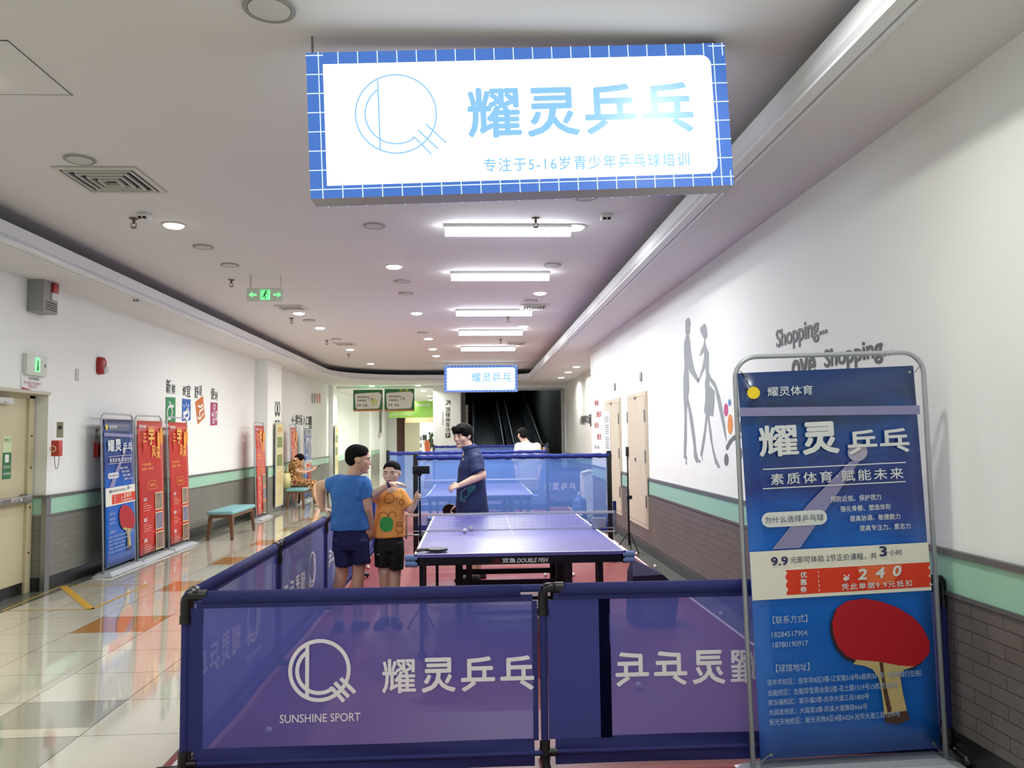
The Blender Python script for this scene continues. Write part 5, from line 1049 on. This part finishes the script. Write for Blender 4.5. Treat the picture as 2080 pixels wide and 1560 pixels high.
def face_bits(parent, c, H, M, wide=1.0, half=None):
    c = V(c); P_ = lambda p: c+M @ (V(p)*H)
    for s in (-1, 1):
        b = MB(); b.ell(P_((s*.145*wide, .322, .015)), (.062*H, .045*H, .026*H), M=M); e = b.build('eye', eye_w, parent)
        b = MB(); b.ell(P_((s*.145*wide, .337, .013)), (.030*H, .033*H, .026*H), M=M); b.build('iris', eye_b, e)
        b = MB(); b.chain([(P_((s*.07*wide, .375, .105)), .013*H), (P_((s*.15*wide, .37, .125)), .016*H), (P_((s*.235*wide, .315, .1)), .009*H)]); b.build('eyebrow', hair_m, parent)
        b = MB(); b.chain([(P_((s*.085*wide, .372, .04)), .004*H), (P_((s*.15*wide, .376, .05)), .006*H), (P_((s*.215*wide, .34, .03)), .004*H)]); b.build('eyelash', eye_b, parent)
    b = MB(); b.chain([(P_((-.08, .375, -.25)), .012*H), (P_((0, .402, -.246)), .02*H), (P_((.08, .375, -.25)), .012*H)]); b.chain([(P_((-.05, .375, -.265)), .014*H), (P_((.05, .375, -.265)), .014*H)]); b.build('mouth', lip, parent)
    b = MB()
    for s in (-1, 1): b.ell(P_((s*.028, .425, -.135)), (.013*H, .013*H, .008*H), nu=8, nv=6)
    b.build('nostrils', mat('nostril_dark', (120, 74, 62), .6), parent)
def hair(parent, c, H, M, style='short', wide=1.0):
    c = V(c); b = MB(); E_ = lambda p, r: b.ell(c+M @ (V(p)*H), tuple(k*H for k in r), M=M, nu=24, nv=18)
    if style == 'short':
        E_((0, -.075, .165), (.362*wide, .405, .365)); E_((0, -.16, .02), (.35*wide, .32, .34)); E_((0, .16, .33), (.25*wide, .19, .16)); E_((0, .02, .36), (.28, .3, .17))
    elif style == 'crop':
        E_((0, -.075, .185), (.362*wide, .41, .35)); E_((0, -.17, .05), (.325*wide, .3, .3)); E_((0, .12, .335), (.26*wide, .2, .115)); E_((0, -.02, .37), (.27, .32, .15)); E_((.185*wide, .05, .24), (.145, .22, .15)); E_((-.185*wide, .05, .24), (.145, .22, .15))
    elif style == 'mop':
        E_((0, -.06, .20), (.42*wide, .44, .36)); E_((0, -.19, .0), (.36*wide, .31, .33)); E_((0, .16, .26), (.34*wide, .22, .17))
        for s in (-1, -.6, -.2, .2, .6, 1): b.cone(c+M @ (V((s*.25, .22, .34))*H), c+M @ (V((s*.27, .355-.10*abs(s), .13+.02*abs(s)))*H), .12*H, .035*H)
        for s in (-1, 1): E_((s*.35*wide, .06, .16), (.06, .15, .15))
    else:                     # woman, full curly
        for i in range(60):
            a, t_ = random.random()*6.28, random.random()*1.75; p = V((sin(t_)*cos(a)*.42, sin(t_)*sin(a)*.42-.1, .16+cos(t_)*.4))
            if p.y > .24 and p.z < .25: continue
            b.ell(c+M @ (p*H), .12*H, nu=10, nv=8)
        E_((0, -.1, .15), (.42, .44, .4))
    return b.build('hair', hair_m, parent, remesh=.0055, smooth_it=2)
def hand(b, w, d, n, t, s=1.0, curl=(.35, .4, .45, .5), thumb=.5, spread=.09):
    """w wrist, d finger direction, n palm normal (fingers curl toward it), t thumb side"""
    w = V(w); d = unit(d); n = unit(V(n)-d*V(n).dot(d)); t = unit(V(t)-d*V(t).dot(d)-n*V(t).dot(n))
    for k in (-1, 0, 1): b.cone(w+t*.012*k*s, w+d*.075*s+t*.025*k*s, .017*s, .013*s, 12)
    b.cone(w+d*.02*s+t*.018*s, w+d*.05*s+t*.034*s, .016*s, .013*s, 12)
    for i in range(4):
        p = w+d*(.082-.006*(i == 3)-.004*(i == 0))*s+t*(.032-.0215*i)*s; a = curl[i]*.6; base = unit(d+t*spread*(1.5-i)); r = (.0088, .009, .0086, .0078)[i]*s
        for L_ in ((.036, .024, .02), (.040, .026, .021), (.037, .025, .02), (.029, .02, .018))[i]:
            dd = unit(base*cos(a)+n*sin(a)); q_ = p+dd*L_*s; b.cone(p, q_, r, r*.92, 10); p = q_; r *= .93; a += curl[i]
    p = w+d*.028*s+t*.036*s; a = thumb*.5; base = unit(d*.62+t*.78)
    for L_ in (.03, .026, .022): dd = unit(base*cos(a)+n*sin(a)*.8+d*sin(a)*.3); q_ = p+dd*L_*s; b.cone(p, q_, .0112*s, .0098*s, 10); p = q_; a += thumb*.5
def shoe(parent, ankle, d, s, m, name='shoe'):
    a = V((ankle.x, ankle.y, 0)); d = unit((d.x, d.y, 0)); u = V((-d.y, d.x, 0)); b = MB()
    for z, k in ((.0, 1), ):
        b.loft([(a-d*.075*s+V((0, 0, .03)), .032*s, .03), (a-d*.04*s+V((0, 0, .045)), .038*s, .045), (a+d*.05*s+V((0, 0, .038)), .04*s, .038), (a+d*.13*s+V((0, 0, .028)), .044*s, .028), (a+d*.175*s+V((0, 0, .018)), .03*s, .018)], u, Z_, 20, e=2.6)
    return b.build(name, m, parent)

# ---- boy in the blue T-shirt, seen from behind, head turned right
D0 = 6.72
def W(x, y, dd=0.0, D=None): return aY((D or D0)+dd, x, y)
base = W(706, 1265); base.z = 0; pA = thing('person', base, 'boy with back turned, blue T-shirt and navy shorts, leaning a hand on the side barrier', 'person')
hc = W(728, 934); HM = head_axes(radians(-78), radians(-6)); H = .245
b = MB(); add_head(b, hc, H, HM, .98)
b.chain([(W(722, 952), .055), (W(717, 972), .06), (W(714, 985), .09)])
tor = [(W(711, 980), .12, .08), (W(710, 1010), .15, .095), (W(709, 1045), .14, .10), (W(712, 1080), .145, .11), (W(712, 1108), .14, .11)]
b.loft(tor, X_, Y_, 24)
b.chain([(W(682, 983), .058), (W(664, 985, .0), .05), (W(651, 986, .02), .042), (W(652, 1008, .03), .040), (W(655, 1031, .04), .027)])
b.chain([(W(740, 985), .058), (W(743, 1012, -.02), .048), (W(746, 1033, -.02), .041), (W(750, 1052, .02), .036), (W(754, 1071, .05), .026)])
hand(b, W(655, 1033, .04), (.75, .15, -.3), (0, .15, -1), (.2, -.9, 0), .92, (.25, .3, .3, .35), .3)
hand(b, W(754, 1073, .05), (-.1, .1, -1), (-.6, .5, 0), (-.5, .7, 0), .85, (.4, .5, .55, .6), .4)
b.chain([(W(697, 1105), .085), (W(695, 1150, -.01), .058), (W(694, 1165), .052), (W(686, 1200, .0), .05), (W(688, 1252, .02), .033), (W(688, 1262, .0), .033)])
b.chain([(W(729, 1105), .085), (W(729, 1150), .058), (W(728, 1165), .052), (W(725, 1200), .05), (W(727, 1252, .02), .033), (W(727, 1262), .033)])
body = b.build('body', skin1, pA, remesh=.0062, smooth_it=3)
face_bits(body, hc, H, HM, .98); hair(pA, hc, H, HM, 'crop', .98)
tee_b = mat('blue_tshirt_cloth', (58, 120, 200), .75, noise=.08, nscale=12, bump=.25, bscale=22)
b = MB(); b.loft([(W(711, 1076), .158, .125), (W(710, 1074), .160, .128), (W(711, 1050), .148, .122), (W(708, 1020), .142, .118), (W(707, 998), .150, .112), (W(709, 984), .152, .10), (W(712, 972), .12, .085), (W(715, 965), .07, .066)], X_, Y_, 30, e=2.3)
b.chain([(W(688, 981), .068), (W(672, 984), .064)]); b.cyl(W(690, 980), W(664, 988, .01), .068, .064, 20); b.cyl(W(738, 982), W(744, 1014, -.02), .066, .062, 20); b.ell(W(738, 982), .066)
b.build('tshirt', tee_b, pA, remesh=.007, smooth_it=4, disp=.022, dscale=.12)
sh_n = mat('navy_shorts_cloth', (24, 26, 84), .8, noise=.08, bump=.2, bscale=20)
b = MB(); b.loft([(W(712, 1070), .135, .115), (W(712, 1100), .15, .125), (W(712, 1115), .15, .125)], X_, Y_, 26, e=2.3)
b.loft([(W(697, 1095), .085, .115), (W(697, 1120), .076, .11), (W(699, 1149), .072, .10)], X_, Y_, 22, e=2.6); b.loft([(W(729, 1095), .085, .115), (W(731, 1120), .078, .11), (W(735, 1144), .076, .10)], X_, Y_, 22, e=2.6)
b.build('shorts', sh_n, pA, remesh=.0075, smooth_it=3, disp=.012)
dks = mat('dark_shoe', (40, 40, 46), .6)
shoe(pA, W(688, 1262), V((-.1, 1, 0)), 1.0, dks); shoe(pA, W(727, 1262), V((.3, 1, 0)), 1.0, dks)

# ---- boy in the orange T-shirt, facing us, arm across his mouth, holding the phone stick
D0 = 6.85
base = W(792, 1258); base.z = 0; pB = thing('person', base, 'small boy in orange T-shirt and black shorts with one forearm raised to his mouth', 'person')
hc = W(795.5, 962); HM = head_axes(radians(180-12), radians(-2)); H = .208
b = MB(); add_head(b, hc, H, HM, 1.02)
b.chain([(W(796, 976), .045), (W(795, 992), .048), (W(795, 1000), .075)])
b.loft([(W(795, 996), .10, .065), (W(794, 1020), .11, .08), (W(792, 1060), .115, .085), (W(790, 1105), .115, .09)], X_, Y_, 24)
b.chain([(W(775, 1001), .044), (W(764, 1006, -.06), .038), (W(757, 1008, -.12), .034), (W(772, 995, -.2), .032), (W(790, 984, -.22), .022)])
b.chain([(W(815, 1002), .044), (W(826, 1022, -.02), .038), (W(834, 1036, -.04), .033), (W(840, 1028, -.04), .028), (W(844, 1017, -.03), .02)])
hand(b, W(792, 983, -.22), (1, .1, .05), (.1, .25, -1), (.3, -.9, .2), .86, (.3, .35, .4, .42), .25)
hand(b, W(844, 1015, -.03), (.12, -.85, .3), (1, .1, .1), (0, .2, 1), .82, (1.3, 1.35, 1.4, 1.4), .9)
b.chain([(W(778, 1105), .07), (W(779, 1150), .05), (W(780, 1163, -.02), .048), (W(781, 1200), .042), (W(780, 1246), .029), (W(780, 1254), .03)])
b.chain([(W(804, 1105), .07), (W(804, 1150), .05), (W(803, 1163), .048), (W(802, 1200), .042), (W(803, 1246), .029), (W(803, 1254), .03)])
body = b.build('body', skin2, pB, remesh=.0055, smooth_it=3)
face_bits(body, hc, H, HM, 1.0); hair(pB, hc, H, HM, 'crop', 1.0)
b = MB(); a = W(787, 985.5, -.22); d = unit(W(793, 983, -.22)-a); b.cyl(a, a+d*.022, .026, .025, 18); b.build('wristband', mat('purple_wristband', (70, 54, 110), .6), pB)
tee_o = mat('orange_tshirt_cloth', (255, 176, 92), .75, noise=.06, nscale=10, bump=.2, bscale=22)
b = MB(); b.loft([(W(790, 1090), .138, .112), (W(790, 1088), .139, .112), (W(791, 1060), .128, .105), (W(794, 1025), .120, .096), (W(795, 1008), .118, .086), (W(795, 996), .09, .07), (W(796, 991), .055, .055)], X_, Y_, 30, e=2.3)
b.cyl(W(777, 1003), W(763, 1014, -.07), .052, .055, 20); b.ell(W(777, 1003), .052); b.cyl(W(813, 1003), W(828, 1031, -.02), .052, .056, 20); b.ell(W(813, 1003), .052)
shirt = b.build('tshirt', tee_o, pB, remesh=.0065, smooth_it=4, disp=.014, dscale=.1)
# plain line doodles and a green shape printed on the shirt
from mathutils.bvhtree import BVHTree
def on_surface(obj, x, y, lift=.002):
    me = obj.data; off = wl(obj); key = obj.name
    if key not in BV: BV[key] = BVHTree.FromPolygons([v.co+off for v in me.vertices], [p.vertices[:] for p in me.polygons])
    d = (_F + CR*((x-1040)/FPX) - CU*((y-780)/FPX)).normalized(); h = BV[key].ray_cast(CAM, d)
    return (h[0]-d*lift) if h[0] else None
BV = {}
pr_b = mat('brown_doodle_print', (128, 70, 30), .7); pr_g = mat('green_shape_print', (52, 168, 84), .6)
def doodle(obj, pts, r, m, name):
    q_ = [p for p in (on_surface(obj, 620+x/5.033, 880+y/5.033) for x, y in pts) if p]
    b = MB()
    if len(q_) > 2: b.tube(q_, r, 6); b.build(name, m, obj)
def rg(cx, cy, rx, ry, a0=0, a1=360, n=20): return [(cx+rx*cos(radians(a0+(a1-a0)*i/n)), cy+ry*sin(radians(a0+(a1-a0)*i/n))) for i in range(n+1)]
for q_ in (rg(860, 665, 48, 50), rg(835, 695, 35, 22), rg(985, 705, 22, 30), rg(800, 845, 45, 40, 150, 400), rg(890, 835, 38, 32, 150, 400), rg(965, 975, 38, 45), rg(965, 930, 30, 22), [(930, 660), (945, 690), (955, 650)], [(940, 890), (985, 885)]): doodle(shirt, q_, .0022, pr_b, 'printed_doodle')
def patch(obj, cx, cy, rx, ry, m, name, n=8, f=None):
    b = MB(); vs = []; fs = []
    rings = [[on_surface(obj, 620+(cx+rx*k/4*(f(a) if f else 1)*cos(a))/5.033, 880+(cy+ry*k/4*(f(a) if f else 1)*sin(a))/5.033, .003) for a in [2*pi*i/24 for i in range(24)]] for k in range(1, 5)]
    if any(p is None for r_ in rings for p in r_): rings = [[p or rings[0][0] for p in r_] for r_ in rings]
    vs = [p for r_ in rings for p in r_]; b.add(vs, [tuple(range(24))]+[(j*24+i, j*24+(i+1) % 24, (j+1)*24+(i+1) % 24, (j+1)*24+i) for j in range(3) for i in range(24)]); b.build(name, m, obj)
patch(shirt, 830, 935, 68, 80, pr_g, 'printed_shape', f=lambda a: 1+.1*abs(sin(2*a))-.12*max(0, sin(a)))
sh_k = mat('black_shorts_cloth', (22, 22, 28), .8, noise=.08, bump=.2, bscale=20)
b = MB(); b.loft([(W(790, 1082), .11, .095), (W(790, 1105), .128, .105), (W(790, 1118), .128, .105)], X_, Y_, 26, e=2.3)
b.loft([(W(777, 1100), .07, .1), (W(777, 1125), .068, .098), (W(777, 1150), .067, .09)], X_, Y_, 22, e=2.6); b.loft([(W(804, 1100), .07, .1), (W(805, 1125), .066, .098), (W(805.5, 1156), .058, .088)], X_, Y_, 22, e=2.6)
shk = b.build('shorts', sh_k, pB, remesh=.0075, smooth_it=3, disp=.01)
doodle(shk, [(725, 1080), (745, 1078), (775, 1076), (805, 1078)], .0025, mat('white_logo_thread', (190, 190, 194), .6), 'printed_mark'); doodle(shk, [(730, 1240), (745, 1243), (762, 1240)], .004, MC['white_logo_thread'], 'printed_mark')
shoe(pB, W(780, 1254), V((-.3, -1, 0)), .9, dks); shoe(pB, W(803, 1254), V((.3, -1, 0)), .9, dks)
# phone on a stick in his left hand
top = W(852, 962, -.085); bot = V((top.x+.012, top.y, 0.02)); t = thing('phone_stick', (bot.x, bot.y, 0), 'black telescopic stick on a tripod foot held upright by the small boy', 'selfie stick')
b = MB(); b.cyl(bot+V((0, 0, .06)), bot+(top-bot)*.5, .0125, n=12); b.cyl(bot+(top-bot)*.5, top, .0085, n=12); b.build('pole', black_m, t)
b = MB(); m_ = bot+(top-bot)*.57; b.cyl(m_-V((0, 0, .02)), m_+V((0, 0, .02)), .016); b.build('clamp', black_m, t)
for k in range(3): a = radians(90+120*k); b = MB(); b.cyl(bot+V((0, 0, .16)), bot+V((.13*cos(a), .13*sin(a), -.012)), .007); b.build('leg', black_m, t)
b = MB(); b.rbox(top+V((-.018, -.01, -.02)), top+V((.018, .02, .06)), .004); b.build('phone_clip', black_m, t)
p1_ = W(838, 955, -.08); t2 = thing('phone', W(856, 955, -.09), 'dark phone held sideways on top of the stick', 'phone'); b = MB(); q_ = W(873, 955, -.08)
b.rbox((p1_.x, p1_.y-.02, p1_.z-.033), (q_.x, p1_.y-.008, p1_.z+.035), .006); b.build('phone_body', mat('phone_dark', (22, 26, 40), .25), t2); b = MB(); b.cyl((q_.x-.075, p1_.y-.021, p1_.z+.01), (q_.x-.075, p1_.y-.024, p1_.z+.01), .006); b.build('phone_lens', eye_b, t2)

# ---- teenager in the navy polo shirt behind the table
D0 = 8.9
base = W(966, 1172); base.z = 0; pC = thing('person', base, 'teenage boy in navy polo shirt behind the table, facing left with forearm bent', 'person')
hc = W(940, 886); HM = head_axes(radians(180-62+6), radians(-12)); HM = head_axes(radians(138), radians(-8)); H = .268
b = MB(); add_head(b, hc, H, HM, .98)
b.chain([(W(947, 900), .058), (W(953, 914), .062), (W(957, 926), .10)])
b.loft([(W(957, 922), .10, .12), (W(958, 950), .13, .16), (W(959, 985), .14, .16), (W(960, 1020), .145, .16), (W(961, 1048), .145, .155)], X_, Y_, 24)
b.chain([(W(966, 935, -.17), .06), (W(975, 952, -.2), .052), (W(980, 965, -.22), .046), (W(960, 974, -.26), .042), (W(936, 985, -.28), .029)])
b.chain([(W(950, 935, .17), .06), (W(948, 975, .2), .05), (W(944, 1000, .2), .042), (W(932, 1028, .12), .028)])
hand(b, W(934, 986, -.28), (-1, 0, -.22), (.1, .6, -.6), (-.4, .5, .7), 1.0, (.75, .8, .85, .9), .6)
hand(b, W(932, 1029, .12), (-.8, -.1, -.4), (0, -.5, -.8), (-.2, -.8, .3), .95, (.9, .95, 1.0, 1.0), .6)
for dx, dy in ((-5, -.09), (5, .09)): b.chain([(W(962+dx, 1048, dy), .095), (W(961+dx*1.2, 1100, dy), .06), (W(961+dx*1.2, 1112, dy), .055), (W(964+dx*1.2, 1135, dy), .055), (W(966+dx*1.2, 1166, dy), .035)])
body = b.build('body', skin3, pC, remesh=.0065, smooth_it=3)
face_bits(body, hc, H, HM, .98); hair(pC, hc, H, HM, 'mop', .98)
polo = mat('navy_polo_cloth', (26, 42, 92), .7, noise=.1, nscale=6, bump=.15, bscale=20)
b = MB(); b.loft([(W(959, 1046), .187, .19), (W(959, 1044), .187, .19), (W(958, 1010), .172, .185), (W(957, 975), .158, .18), (W(958, 950), .15, .178), (W(960, 932), .13, .165), (W(959, 919), .1, .12), (W(955, 908), .07, .075)], X_, Y_, 30, e=2.3)
b.cyl(W(966, 934, -.16), W(972, 961, -.23), .072, .083, 22); b.ell(W(966, 934, -.16), .075); b.cyl(W(952, 934, .16), W(949, 966, .2), .072, .075, 22); b.ell(W(952, 934, .16), .072)
ps = b.build('polo_shirt', polo, pC, remesh=.008, smooth_it=4, disp=.016, dscale=.14)
b = MB(); cc = W(952, 907); b.loft([(W(954.5, 911), .09, .092), (W(952, 904.5), .075, .078)], X_+Z_*.25, Y_, 22); b.build('collar', mat('collar_blue', (34, 58, 118), .7), pC, remesh=.006, smooth_it=1)
def T7(x, y): return ((x/7.093+880-620)*5.033, (y/7.09+840-880)*5.033)
def poly_on(obj, pts, m, name):
    pts = [on_surface(obj, 880+x/7.093, 840+y/7.09, .004) for x, y in pts]; pts = [p for p in pts if p]
    if len(pts) > 2: b = MB(); b.poly(pts); b.prism(pts, unit(CAM-pts[0])*.004); b.build(name, m, obj)
poly_on(ps, [(390, 1150), (500, 1050), (610, 1020), (612, 1085), (540, 1150), (490, 1210), (400, 1280), (385, 1220)], mat('teal_shirt_print', (44, 112, 122), .6), 'shirt_print'); poly_on(ps, [(500, 1052), (608, 1024), (610, 1085), (545, 1130), (490, 1120)], mat('green_shirt_print', (66, 138, 122), .6), 'shirt_print')
doodle(ps, [T7(385, 1145), T7(440, 1100), T7(500, 1055)], .002, wht, 'print_edge'); doodle(ps, [T7(428, 1282), T7(445, 1268), T7(462, 1256)], .004, wht, 'print_mark'); doodle(ps, [T7(424, 672), T7(432, 660), T7(438, 648)], .006, wht, 'chest_mark')
b = MB(); b.loft([(W(959, 1036), .15, .165), (W(960, 1062), .155, .17)], X_, Y_, 24)
for dx, dy in ((-5, -.09), (5, .09)): b.loft([(W(960+dx, 1055, dy), .1, .095), (W(960+dx, 1100, dy), .09, .09)], X_, Y_, 20)
b.build('shorts', sh_k, pC, remesh=.009, smooth_it=3)
for dx, dy in ((-5, -.09), (5, .09)): shoe(pC, W(966+dx*1.2, 1170, dy), V((-1, 0, 0)), 1.15, dks)
p = W(913, 1037, .1); t = thing('table_tennis_bat', p, 'black table tennis bat in the hand of the teenager in navy', 'bat'); b = MB()
Mb = Matrix.Rotation(radians(-62), 3, 'X') @ Matrix.Rotation(radians(8), 3, 'Z'); b.prism([p+Mb @ V((.078*cos(a), .082*sin(a), 0)) for a in [2*pi*i/28 for i in range(28)]], Mb @ V((0, 0, .014))); b.build('bat_blade', MC['bat_black'], t)
b = MB(); b.cyl(p+V((.07, 0, .0)), W(937, 1036, .12), .014); b.build('bat_handle', MC['bat_handle_wood'], t)

# ---- person in the pale shirt beyond the far table
D0 = 15.6
base = W(1070, 1050); base.z = 0; pD = thing('person', base, 'dark haired person in a pale cream shirt seen from behind beyond the far table', 'person')
hc = W(1061, 883); HM = head_axes(radians(25), radians(-12)); H = .25
b = MB(); add_head(b, hc, H, HM); b.chain([(W(1064, 892), .06), (W(1068, 900), .08)])
b.loft([(W(1070, 900), .14, .1), (W(1073, 940), .19, .12), (W(1073, 985), .17, .12)], X_, Y_, 20)
for s in (-1, 1): b.chain([(W(1072+s*20, 908), .06), (W(1072+s*25, 940), .045), (W(1072+s*22, 968, -.1), .033)]); hand(b, W(1072+s*22, 969, -.1), (0, -.2, -1), (-s, 0, 0), (0, -1, 0), 1, (.4, .4, .4, .4)); b.chain([(W(1072+s*8, 985), .09), (W(1072+s*8, 1015), .06), (W(1072+s*8, 1046), .04)])
body = b.build('body', skin2, pD, remesh=.009, smooth_it=2); face_bits(body, hc, H, HM); hair(pD, hc, H, HM, 'mop', .92)
b = MB(); b.loft([(W(1073, 992), .22, .15), (W(1073, 950), .205, .145), (W(1072, 915), .2, .13), (W(1070, 903), .16, .11), (W(1067, 897), .07, .07)], X_, Y_, 26, e=2.3)
for s in (-1, 1): b.cyl(W(1072+s*17, 908), W(1072+s*25, 938), .09, .09, 18); b.ell(W(1072+s*18, 908), .09)
b.build('tshirt', mat('cream_tshirt_cloth', (246, 234, 206), .8), pD, remesh=.01, smooth_it=4)
b = MB(); b.loft([(W(1072, 988), .17, .13), (W(1072, 1000), .17, .13)], X_, Y_, 20)
for s in (-1, 1): b.loft([(W(1072+s*8, 995), .09, .1), (W(1072+s*8, 1020), .09, .1)], X_, Y_, 18)
b.build('shorts', sh_k, pD, remesh=.01, smooth_it=2)
for s in (-1, 1): shoe(pD, W(1072+s*8, 1048), V((0, 1, 0)), 1.1, dks)
# ---- child far behind, only the head above the barrier
D0 = 18.5
base = W(1100, 1020); base.z = 0; pE = thing('person', base, 'child whose dark haired head shows over the tall barrier, far right', 'person')
hc = W(1100, 910); HM = head_axes(radians(-60), radians(-10)); H = .22
b = MB(); add_head(b, hc, H, HM); b.chain([(W(1100, 918), .045), (W(1100, 928), .07)]); b.loft([(W(1100, 925), .12, .09), (W(1100, 960), .13, .1), (W(1100, 985), .12, .1)], X_, Y_, 18)
for s in (-1, 1): b.chain([(W(1100+s*11, 930), .045), (W(1100+s*14, 955), .035), (W(1100+s*13, 975, -.05), .025)]); hand(b, W(1100+s*13, 976, -.05), (0, 0, -1), (-s, 0, 0), (0, -1, 0), .85); b.chain([(W(1100+s*5, 985), .07), (W(1100+s*5, 1004), .045), (W(1100+s*5, 1022), .03)])
body = b.build('body', skin1, pE, remesh=.01, smooth_it=2); hair(pE, hc, H, HM, 'short')
b = MB(); b.loft([(W(1100, 982), .15, .12), (W(1100, 945), .14, .115), (W(1100, 926), .12, .1), (W(1100, 921), .06, .06)], X_, Y_, 22)
for s in (-1, 1): b.cyl(W(1100+s*9, 930), W(1100+s*13, 945), .055, .058, 16)
b.build('tshirt', mat('grey_tshirt_cloth', (96, 104, 140), .8), pE, remesh=.01, smooth_it=3)
for s in (-1, 1): shoe(pE, W(1100+s*5, 1022), V((0, 1, 0)), .9, dks)
# ---- woman sitting on the bench
D0 = 18.9
seat = V((-3.98, 18.75, .46)); pF = thing('person', (seat.x, seat.y, 0), 'woman with curly black hair in a patterned orange dress sitting on a bench', 'person')
c = V((-3.98, 18.75, 0)); hc = W(609, 935, 0); HM = head_axes(radians(-90), radians(-22)); H = .235
sy = hc.y; b = MB(); add_head(b, hc, H, HM); cx = hc.x
b.chain([(hc+V((-.02, 0, -.08)), .05), (hc+V((-.06, 0, -.17)), .07)])
b.loft([(V((cx-.08, sy, 1.13)), .10, .15), (V((cx-.12, sy, .95)), .13, .17), (V((cx-.14, sy, .7)), .15, .18), (V((cx-.13, sy, .53)), .17, .2)], X_, Y_, 22)
for s in (-1, 1):
    b.chain([(V((cx-.08, sy+s*.17, 1.1)), .05), (V((cx-.02, sy+s*.2, .84)), .042), (V((cx+.14, sy+s*.16, .80)), .036), (V((cx+.30, sy+s*.06, .86)), .024)])
    hand(b, V((cx+.31, sy+s*.06, .865)), (.8, -s*.4, .25), (0, -s, .3), (0, 0, 1), .9, (.6, .6, .7, .7), .5)
    b.chain([(V((cx-.1, sy+s*.09, .56)), .095), (V((cx+.32, sy+s*.1, .53)), .062), (V((cx+.36, sy+s*.1, .46)), .055), (V((cx+.36, sy+s*.1-.02, .28)), .052), (V((cx+.44, sy+s*.09, .08)), .034)])
body = b.build('body', skin4, pF, remesh=.009, smooth_it=2); face_bits(body, hc, H, HM); hair(pF, hc, H, HM, 'curly')
pat = mat('patterned_dress_cloth', (190, 118, 50), .8); nt = pat.node_tree; bb = nt.nodes['Principled BSDF']; tc = N(nt, 'ShaderNodeTexCoord'); vo = N(nt, 'ShaderNodeTexVoronoi'); vo.inputs['Scale'].default_value = 9; nt.links.new(tc.outputs['Object'], vo.inputs['Vector'])
mm_ = N(nt, 'ShaderNodeMath', operation='SINE'); m2_ = N(nt, 'ShaderNodeMath', operation='MULTIPLY'); m2_.inputs[1].default_value = 20; nt.links.new(vo.outputs['Distance'], m2_.inputs[0]); nt.links.new(m2_.outputs[0], mm_.inputs[0]); rr = N(nt, 'ShaderNodeValToRGB'); nt.links.new(mm_.outputs[0], rr.inputs[0])
rr.color_ramp.elements[0].color = (*lin((112, 58, 38)), 1); rr.color_ramp.elements[1].color = (*lin((222, 196, 140)), 1); e = rr.color_ramp.elements.new(.4); e.color = (*lin((204, 138, 48)), 1); nt.links.new(rr.outputs[0], bb.inputs['Base Color'])
b = MB(); b.loft([(V((cx-.06, sy, 1.15)), .09, .12), (V((cx-.08, sy, 1.1)), .125, .18), (V((cx-.12, sy, .93)), .15, .19), (V((cx-.14, sy, .72)), .17, .2), (V((cx-.12, sy, .5)), .2, .22)], X_, Y_, 24)
for s in (-1, 1): b.cone(V((cx-.1, sy+s*.09, .57)), V((cx+.28, sy+s*.1, .545)), .115, .085); b.cyl(V((cx+.2, sy+s*.1, .55)), V((cx+.36, sy+s*.1, .5)), .09, .085, 16); b.cyl(V((cx-.08, sy+s*.16, 1.09)), V((cx-.03, sy+s*.2, .9)), .07, .075, 16)
b.loft([(V((cx+.25, sy, .6)), .1, .17), (V((cx+.27, sy, .38)), .12, .18)], X_, Y_, 22)
b.build('dress', pat, pF, remesh=.011, smooth_it=3, disp=.015)
for s in (-1, 1): shoe(pF, V((cx+.44, sy+s*.09, 0)), V((1, -.1, 0)), 1.0, mat('pale_sandal', (198, 184, 160), .6), 'sandal')
t = thing('phone', (cx+.42, sy, .9), 'small phone in the hands of the sitting woman', 'phone'); b = MB(); b.rbox((-.01, -.04, -.07), (.0, .04, .07), .004); o = b.build('phone_body', black_m, t, local=True); o.rotation_euler = (0, radians(50), 0)
bx, by = hc.x-.22, sy-.42; t = thing('tote_bag', (bx, by, .46), 'pale yellow tote bag standing on the bench beside the woman', 'bag')
b = MB(); b.loft([((0, 0, 0), .09, .14), ((0, 0, .2), .1, .16), ((0, 0, .34), .07, .17)], X_, Y_, 20, e=3); b.build('bag_body', mat('pale_yellow_cloth', (222, 210, 150), .8), t, local=True)
b = MB(); 
for x in (-.04, .04): b.tube([(x, -.08+.16*i/10, .33+.16*sin(pi*i/10)) for i in range(11)], .008, 6)
b.build('bag_handle', MC['pale_yellow_cloth'], t, local=True)
bpy.context.view_layer.update()
